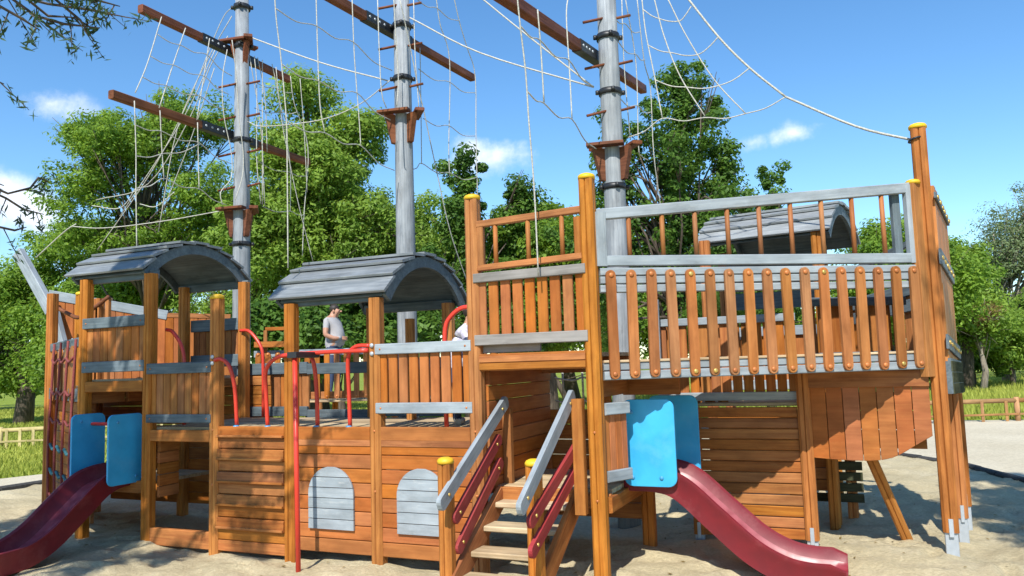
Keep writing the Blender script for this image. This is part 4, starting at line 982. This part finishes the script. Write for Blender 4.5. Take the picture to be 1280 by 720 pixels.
tree('acacia_tree', 'tall airy tree with drooping branches and thin lower foliage behind the bow', gp(205, 25), [E_(165, 190, 85, 70, 25), E_(235, 155, 70, 52, 25.5), E_(105, 240, 55, 55, 24), E_(170, 300, 105, 45, 25), E_(265, 250, 60, 70, 25)], 560, .46, 30000, .105, .42, LF_MID, .26, shell=.6, nlimb=70)
tree('acacia_tree', 'bushy light green tree with fluffy layered clumps between the two fore masts', gp(400, 22), [E_(382, 122, 42, 46, 22), E_(440, 175, 52, 52, 22), E_(390, 225, 88, 75, 21.5), E_(335, 300, 75, 75, 21), E_(450, 300, 75, 75, 21.5)], 480, .5, 44000, .10, .45, LF_LIGHT, .3, shell=.4, nlimb=40)
tree('acacia_tree', 'light green leafy tree behind the middle mast and main cabin', gp(500, 24), [E_(520, 330, 90, 95, 24), E_(470, 380, 90, 70, 24)], 260, .6, 22000, .105, .45, LF_LIGHT, .22, shell=.4)
tree('maple_tree', 'dark slender tree with separate leaf sprays rising between middle mast and yellow capped tower post', gp(590, 20), [E_(582, 265, 38, 62, 20), E_(640, 300, 40, 60, 20.5), E_(600, 370, 70, 70, 20)], 230, .33, 20000, .085, .6, LF_DARK, .16, shell=.8, spray=[(tuple(gp(582, 20)), tuple(dep(582, 205, 20)), 2.1, 24, 0.25), (tuple(gp(650, 20.5)), tuple(dep(650, 245, 20.5)), 2.0, 24, 0.25)])
tree('maple_tree', 'round green tree crown behind the tower window frame', gp(690, 21), [E_(668, 305, 72, 70, 21), E_(720, 330, 65, 65, 21), E_(700, 390, 80, 60, 21)], 300, .45, 26000, .10, .55, LF_MID, .2)
tree('maple_tree', 'tall pointed dark green tree with spiky branches behind the after mast', gp(830, 18), [E_(850, 195, 38, 85, 18), E_(800, 290, 75, 75, 18), E_(860, 290, 60, 80, 18), E_(775, 240, 45, 50, 18)], 420, .31, 36000, .078, .6, LF_DARK, .2, shell=.75, nlimb=90, spray=[(tuple(gp(848, 18)), tuple(dep(848, 108, 18)), 3.1, 46, 0.25), (tuple(gp(765, 18)), tuple(dep(770, 160, 18)), 2.2, 26, 0.25), (tuple(gp(900, 18.4)), tuple(dep(905, 195, 18.4)), 2.3, 28, 0.25)])
tree('sapling', 'small dark tree top showing above the grey balcony rail', gp(960, 24), [E_(962, 245, 22, 24, 24), E_(935, 300, 60, 60, 24), E_(990, 340, 60, 50, 24)], 120, .3, 9000, .09, .55, LF_DARK, .12, shell=.8, spray=[(tuple(gp(962, 24)), tuple(dep(962, 224, 24)), 2.6, 30, 0.25)])
tree('oak_tree', 'rounded green tree behind the stern balcony rail and transom', gp(1110, 30), [E_(1120, 320, 62, 62, 30), E_(1170, 350, 62, 70, 30), E_(1075, 390, 60, 60, 29)], 300, .75, 24000, .13, .5, LF_MID, .3)
tree('oak_tree', 'broad yellowish green tree directly right of the stern transom', gp(1205, 33), [E_(1205, 345, 42, 60, 33), E_(1215, 400, 50, 50, 33)], 200, .7, 16000, .13, .5, LF_LIGHT, .26)
tree('poplar_tree', 'tall pale airy tree with see-through foliage beyond the stern', gp(1262, 38), [E_(1245, 330, 38, 85, 38), E_(1290, 300, 40, 95, 38), E_(1340, 320, 50, 90, 38)], 300, .85, 15000, .12, .4, LF_PALE, .26, shell=.9, bark=BARKP, nlimb=60)
tree('shrub', 'bright green dense shrub at the lawn edge beyond the stern fence', gp(1265, 34), [E_(1262, 425, 45, 48, 34), E_(1310, 400, 50, 60, 35)], 160, .6, 14000, .13, .5, LF_LIGHT, .1, cat='shrub', nlimb=12)
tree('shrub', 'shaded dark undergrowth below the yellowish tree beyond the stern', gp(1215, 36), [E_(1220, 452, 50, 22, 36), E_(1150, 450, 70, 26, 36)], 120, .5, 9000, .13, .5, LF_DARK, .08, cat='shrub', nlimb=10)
tree('dead_shrub', 'brown dry bush with twisted grey stem beyond the stern', gp(1226, 32), [E_(1225, 395, 24, 20, 32)], 40, .4, 1600, .1, .3, LF_DRY, .12, cat='shrub', shell=.8, bark=BARKP, nlimb=24)
tree('elm_tree', 'dense dark green tree at the lawn edge beyond the bowsprit', gp(30, 30), [E_(20, 370, 62, 62, 30), E_(75, 420, 55, 60, 29), E_(-40, 400, 70, 80, 30), E_(15, 462, 45, 45, 30)], 340, .7, 30000, .125, .5, LF_MID, .3)
tree('elm_tree', 'wide green tree between the bowsprit and the fore cabin roof', gp(130, 27), [E_(120, 400, 60, 62, 27), E_(185, 370, 55, 60, 27), E_(75, 455, 40, 45, 27)], 280, .6, 26000, .12, .5, LF_MID, .24)
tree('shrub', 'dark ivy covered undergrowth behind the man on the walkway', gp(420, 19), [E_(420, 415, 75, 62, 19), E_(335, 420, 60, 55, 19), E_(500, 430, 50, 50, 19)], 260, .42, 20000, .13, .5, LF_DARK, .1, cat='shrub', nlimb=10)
tree('shrub', 'mid green hedge of shrubs behind the tower and stern cabin', gp(720, 28), [E_(640, 410, 90, 55, 28), E_(800, 400, 110, 60, 28), E_(950, 410, 100, 50, 28)], 320, .65, 26000, .13, .5, LF_MID, .1, cat='shrub', nlimb=10)
tree('shrub', 'brownish twiggy thicket behind the fore mast foot', gp(290, 23), [E_(280, 390, 70, 50, 23), E_(330, 350, 30, 60, 22)], 120, .5, 6000, .09, .4, LF_LIGHT, .08, cat='shrub', nlimb=60, shell=.8)
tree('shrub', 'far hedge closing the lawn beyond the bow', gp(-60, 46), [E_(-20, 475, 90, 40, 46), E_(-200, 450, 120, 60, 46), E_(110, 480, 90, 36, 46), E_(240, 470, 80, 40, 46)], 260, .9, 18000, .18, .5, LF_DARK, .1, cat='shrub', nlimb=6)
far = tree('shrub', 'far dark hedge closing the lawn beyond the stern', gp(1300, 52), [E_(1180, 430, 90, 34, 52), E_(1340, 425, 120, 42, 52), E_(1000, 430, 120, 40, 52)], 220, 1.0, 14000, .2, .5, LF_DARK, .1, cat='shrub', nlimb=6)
tree('lime_tree', 'mid green tree filling the gap between bow and fore mast further back', gp(130, 31), [E_(110, 330, 75, 75, 31), E_(200, 330, 70, 70, 31)], 200, .62, 12000, .12, .5, LF_MID, .25)
tree('lime_tree', 'yellowish tree further back between the fore mast and the middle mast', gp(330, 30), [E_(310, 300, 75, 80, 30), E_(420, 330, 80, 90, 30)], 220, .62, 14000, .12, .5, LF_LIGHT, .25)
tree('lime_tree', 'soft green tree further back between the middle mast and the tower', gp(550, 31), [E_(500, 310, 60, 75, 31), E_(580, 340, 75, 75, 31)], 200, .62, 13000, .12, .5, LF_LIGHT, .25)
tree('lime_tree', 'dark leafy tree further back behind the tower and after mast', gp(720, 30), [E_(670, 330, 70, 75, 30), E_(770, 330, 80, 75, 30)], 200, .62, 13000, .12, .5, LF_MID, .25)
# trees beside the photographer: they hang into the picture and dapple the ship and the sand
def willow(name, label, base, ells, n, mat, tr, twigpaths=(), nleaf=9000, leaf=.05, rc=.33):
    e = tree(name, label, base, ells, n, rc, nleaf, leaf, .22, mat, tr, shell=.75, nlimb=40, droop=.3)
    for path in twigpaths:
        segs = []; Cc = []; Tt = []
        pts = [Vector(p) for p in path]; segs.append((pts, [.014]+[.008]*(len(pts)-2)+[.003], 5))
        for i in range(len(pts)-1):
            L_ = (pts[i+1]-pts[i]).length
            for k in range(int(L_/.075)):
                s = pts[i].lerp(pts[i+1], random.random()); d_ = (pts[i+1]-pts[i]).normalized()
                t_ = s+(d_*.5+Vector(unit(1)[0])*.9+Vector((0, 0, -.45)))*random.uniform(.06, .22)
                segs.append(([s, t_], [.004, .0015], 4))
                for q in range(17): Cc.append(s.lerp(t_, random.uniform(.25, 1.1))+Vector(unit(1)[0])*.025); Tt.append(random.random()*.4)
        br = branch_mesh('hanging_branch', segs, BARK, e)
        Cn = np.array([tuple(c) for c in Cc]); Nn = unit(len(Cn))
        link('hanging_leaves', leafmesh('hanging_leaves', Cn, Nn, .032, .2, np.array(Tt), .35), mat, br)
    return e
def tw(Z, *pp): return [tuple(dep(px, py, Z+.08*i)) for i, (px, py) in enumerate(pp)]
willow('olive_willow', 'narrow leaved tree whose hanging branches dip into the sky above the bow', (-7.2, -6.2, 0),
       [((-5.9, -4.6, 6.0), (2.0, 1.9, 1.3)), ((-7.0, -5.2, 5.0), (1.3, 1.3, 1.0)), ((-5.6, -3.6, 5.6), (1.3, 1.0, .7)), ((-8.3, -4.4, 5.7), (1.5, 1.5, 1.1)), ((-6.2, -6.0, 5.6), (1.3, 1.0, .9))], 150, LF_WILLOW, .18,
       [tw(4.3, (-60, -60), (0, -10), (60, 5), (110, 12), (160, 22)), tw(4.3, (-40, -50), (10, -5), (45, 20), (80, 30), (125, 35)), tw(4.4, (60, -60), (90, -20), (120, 0), (150, 8)), tw(4.2, (-50, -30), (0, 8), (25, 22), (50, 38)),
        tw(4.4, (40, -40), (70, 0), (100, 25), (118, 52)), tw(4.3, (0, -40), (35, 0), (60, 20), (95, 22)), tw(4.5, (-60, 80), (-20, 95), (5, 105)),
        tw(5.2, (-70, 190), (-20, 235), (8, 248), (30, 262), (55, 268)), tw(5.2, (-30, 225), (10, 242), (38, 235), (48, 222), (62, 228)), tw(5.2, (-60, 215), (-15, 225), (5, 232)), tw(5.2, (-40, 280), (0, 284), (18, 288), (33, 284))], nleaf=29000, leaf=.08, rc=.26)
willow('plane_tree', 'tree by the photographer that shades the stern corner and its sand', (5.6, -3.6, 0), [((2.6, -2.2, 6.3), (1.7, 2.0, .9)), ((4.2, -2.6, 6.4), (1.6, 2.0, 1.2)), ((3.3, -.6, 6.6), (1.6, 1.3, .8))], 125, LF_MID, .18, (), nleaf=26000, leaf=.09, rc=.34)

# ------------------------------------------------------------------ grass
def grass(name, label, n, xr, yr, keep, hmin=.08, hmax=.26):
    x = rng.uniform(*xr, n); y = rng.uniform(*yr, n); dist = np.hypot(x-CAM[0], y-CAM[1])
    ok = ~inside(x, y, PATHPOLY) & keep(x, y); x, y, dist = x[ok], y[ok], dist[ok]; n = len(x)
    h = rng.uniform(hmin, hmax, n)*(1+.4*smooth_noise(x, y, 1.5, 9)); w = .010+dist*.0007; a = rng.uniform(0, 6.28, n)
    bx, by = np.cos(a)*w, np.sin(a)*w; lx, ly = rng.normal(0, .06, n), rng.normal(0, .06, n); z0 = np.full(n, -.10)
    v = np.stack([np.stack([x-bx, y-by, z0], 1), np.stack([x+bx, y+by, z0], 1), np.stack([x+lx, y+ly, z0+h], 1)], 1).reshape(-1, 3)
    me = fastmesh(name, v, np.arange(3*n).reshape(n, 3)); at = me.attributes.new('tint', 'FLOAT', 'POINT')
    at.data.foreach_set('value', np.repeat(np.clip(.25+.3*smooth_noise(x, y, 2.2, 4), 0, 1), 3).astype(np.float32))
    o = link(name, me, GRASSM); tag(o, label, 'grass'); o['kind'] = 'stuff'; return o
grass('lawn_grass', 'sunlit yellowish lawn grass beyond the bow', 110000, (-44, -10), (1, 32), lambda x, y: (x < -11) & (y < 30), .06, .17)
grass('meadow_grass', 'taller meadow grass beyond the path behind the stern', 60000, (-10, 16), (14, 46), lambda x, y: y > 14, .1, .32)

n = 900; lx = rng.uniform(-9.5, 3.5, n); ly = rng.uniform(-3.2, 5, n); lz = sandz(lx.reshape(1, -1), ly.reshape(1, -1)).ravel()+.012
Ln = unit(n)*.35+np.array([0, 0, 1.]); Ln /= np.linalg.norm(Ln, axis=1, keepdims=True)
lt = link('leaf_litter', leafmesh('leaf_litter', np.stack([lx, ly, lz], 1), Ln, .02, .45, rng.uniform(0, .6, n)), LF_DRY); tag(lt, 'dry fallen leaves and bits scattered over the sand', 'leaf litter'); lt['kind'] = 'stuff'
# ------------------------------------------------------------------ people
def body(name, V, Eg, Rd, mats, pick, parent, seedv=0):
    me = bpy.data.meshes.new(name); me.from_pydata(V, Eg, []); o = bpy.data.objects.new(name, me); COL.objects.link(o)
    sk = o.modifiers.new('skin', 'SKIN'); sk.use_smooth_shade = True; ss = o.modifiers.new('sub', 'SUBSURF'); ss.levels = 2; ss.render_levels = 2
    for i, r in enumerate(Rd): me.skin_vertices[0].data[i].radius = r if isinstance(r, tuple) else (r, r)
    me.skin_vertices[0].data[seedv].use_root = True
    dg = bpy.context.evaluated_depsgraph_get(); m2 = bpy.data.meshes.new_from_object(o.evaluated_get(dg)); bpy.data.objects.remove(o); m2.name = name
    for m in mats: m2.materials.append(m)
    for p in m2.polygons: p.material_index = pick(p.center); p.use_smooth = True
    return link(name, m2, None, parent, WLD[parent.name])
SKIN = plain('skin', (.50, .26, .17), rough=.5, var=.02); TEE = plain('grey_tee', (.40, .39, .40), rough=.85, var=.02, nscale=9, bump=.3); JEAN = plain('blue_jeans', (.045, .07, .14), rough=.85, var=.02, nscale=20)
HAIR = plain('dark_hair', (.035, .025, .02), rough=.6, var=.02, nscale=40, bump=.5); KIDT = plain('patterned_white_top', (.72, .70, .74), rough=.85, var=.02, nscale=28, c2=(.40, .38, .50)); SHOE = plain('pale_shoe', (.55, .5, .45), rough=.7)
def ellip(name, c, r, mat, parent, k=12):
    v = []; f = []
    for i in range(k+1):
        th = math.pi*i/k
        for j in range(k): ph = 2*math.pi*j/k; v.append((c[0]+r[0]*math.sin(th)*math.cos(ph), c[1]+r[1]*math.sin(th)*math.sin(ph), c[2]+r[2]*math.cos(th)))
    for i in range(k):
        for j in range(k): f.append((i*k+j, (i+1)*k+j, (i+1)*k+(j+1) % k, i*k+(j+1) % k))
    return link(name, mesh(name, v, f, True), mat, parent, WLD[parent.name])
# man: faces +x of his own frame (towards the stern), looking down, hands clasped at his belly
mp_ = dep(417, 494, 14.6); man = empty('person', (mp_.x, mp_.y, WZ)); tag(man, 'man in grey t-shirt and jeans looking down on the walkway', 'person')
h = 1.72/1.75
Vm = [(0, 0, .93), (.06, 0, 1.07), (.03, 0, 1.26), (-.03, 0, 1.43), (0.0, 0, 1.50), (.045, 0, 1.57), (.085, 0, 1.645),   # pelvis, belly, chest, shoulders, neck, skull, crown
      (.0, -.10, .88), (.01, -.11, .48), (-.02, -.11, .08), (.10, -.12, .04),
      (.0, .10, .88), (.04, .11, .48), (.02, .11, .08), (.14, .12, .04),
      (-.03, -.20, 1.41), (-.03, -.27, 1.14), (.13, -.20, 1.07), (.20, -.09, 1.09),
      (-.03, .20, 1.41), (-.03, .27, 1.14), (.13, .20, 1.05), (.20, .09, 1.07), (.135, 0, 1.60)]
Em = [(0, 1), (1, 2), (2, 3), (3, 4), (4, 5), (5, 6), (0, 7), (7, 8), (8, 9), (9, 10), (0, 11), (11, 12), (12, 13), (13, 14), (3, 15), (15, 16), (16, 17), (17, 18), (3, 19), (19, 20), (20, 21), (21, 22), (5, 23)]
Rm = [(.16, .15), (.20, .21), (.165, .175), (.12, .15), .058, .088, .075, .095, .068, .045, .04, .095, .068, .045, .04, .068, .052, .04, .04, .068, .052, .04, .04, .03]
def pk(c):
    if c.z > 1.475: return 2
    if c.z < .09: return 3
    if c.z < .93: return 1
    if abs(c.y) > .2 and c.z < 1.27: return 2
    if (abs(c.y) > .17 and c.x > .06 and c.z < 1.12): return 2
    return 0
WLD[man.name] = WLD[man.name] @ Matrix.Rotation(math.radians(12), 4, 'Z'); man.matrix_basis = WLD[man.name]
bm1 = body('body', Vm, Em, Rm, [TEE, JEAN, SKIN, SHOE], pk, man)
ellip('hair', (.03, 0, 1.645), (.092, .092, .08), HAIR, man); ellip('ear', (.05, -.088, 1.59), (.02, .012, .03), SKIN, man, 8)
ellip('nose', (.165, 0, 1.585), (.022, .014, .018), SKIN, man, 8)
for s in (-1, 1):
    for k in range(4): tube('finger', [WLD[man.name] @ Vector((.22, s*.08, 1.11-.016*k)), WLD[man.name] @ Vector((.265, s*.04, 1.10-.016*k)), WLD[man.name] @ Vector((.275, -s*.01, 1.09-.016*k))], .009, SKIN, man, 6, 3)
# child behind the grey rail, bending forward on the deck
kp_ = fy(577, 412, .42); kid = empty('person', (kp_.x-.06, kp_.y, 1.14)); tag(kid, 'child in patterned white top bending down behind the grey rail', 'person')
WLD[kid.name] = WLD[kid.name] @ Matrix.Rotation(math.radians(20), 4, 'Z'); kid.matrix_basis = WLD[kid.name]
Vk = [(0, 0, .48), (.03, 0, .62), (.07, 0, .74), (.11, 0, .82), (.13, 0, .87), (.155, 0, .94), (.17, 0, 1.0),
      (0, -.06, .45), (.02, -.065, .24), (-.01, -.065, .04), (.06, -.07, .02), (0, .06, .45), (.02, .065, .24), (-.01, .065, .04), (.06, .07, .02),
      (.09, -.13, .79), (.16, -.16, .66), (.26, -.12, .60), (.09, .13, .79), (.16, .16, .66), (.26, .12, .60)]
Ek = [(0, 1), (1, 2), (2, 3), (3, 4), (4, 5), (5, 6), (0, 7), (7, 8), (8, 9), (9, 10), (0, 11), (11, 12), (12, 13), (13, 14), (3, 15), (15, 16), (16, 17), (3, 18), (18, 19), (19, 20)]
Rk = [(.10, .10), (.11, .11), (.11, .11), .085, .04, .075, .065, .06, .045, .032, .03, .06, .045, .032, .03, .05, .042, .03, .05, .042, .03]
body('body', Vk, Ek, Rk, [KIDT, JEAN, SKIN, SHOE], lambda c: 2 if c.z > .865 or (c.x > .23) else (3 if c.z < .05 else (1 if c.z < .5 else 0)), kid)
ellip('hair', (.15, 0, .985), (.085, .08, .075), HAIR, kid)
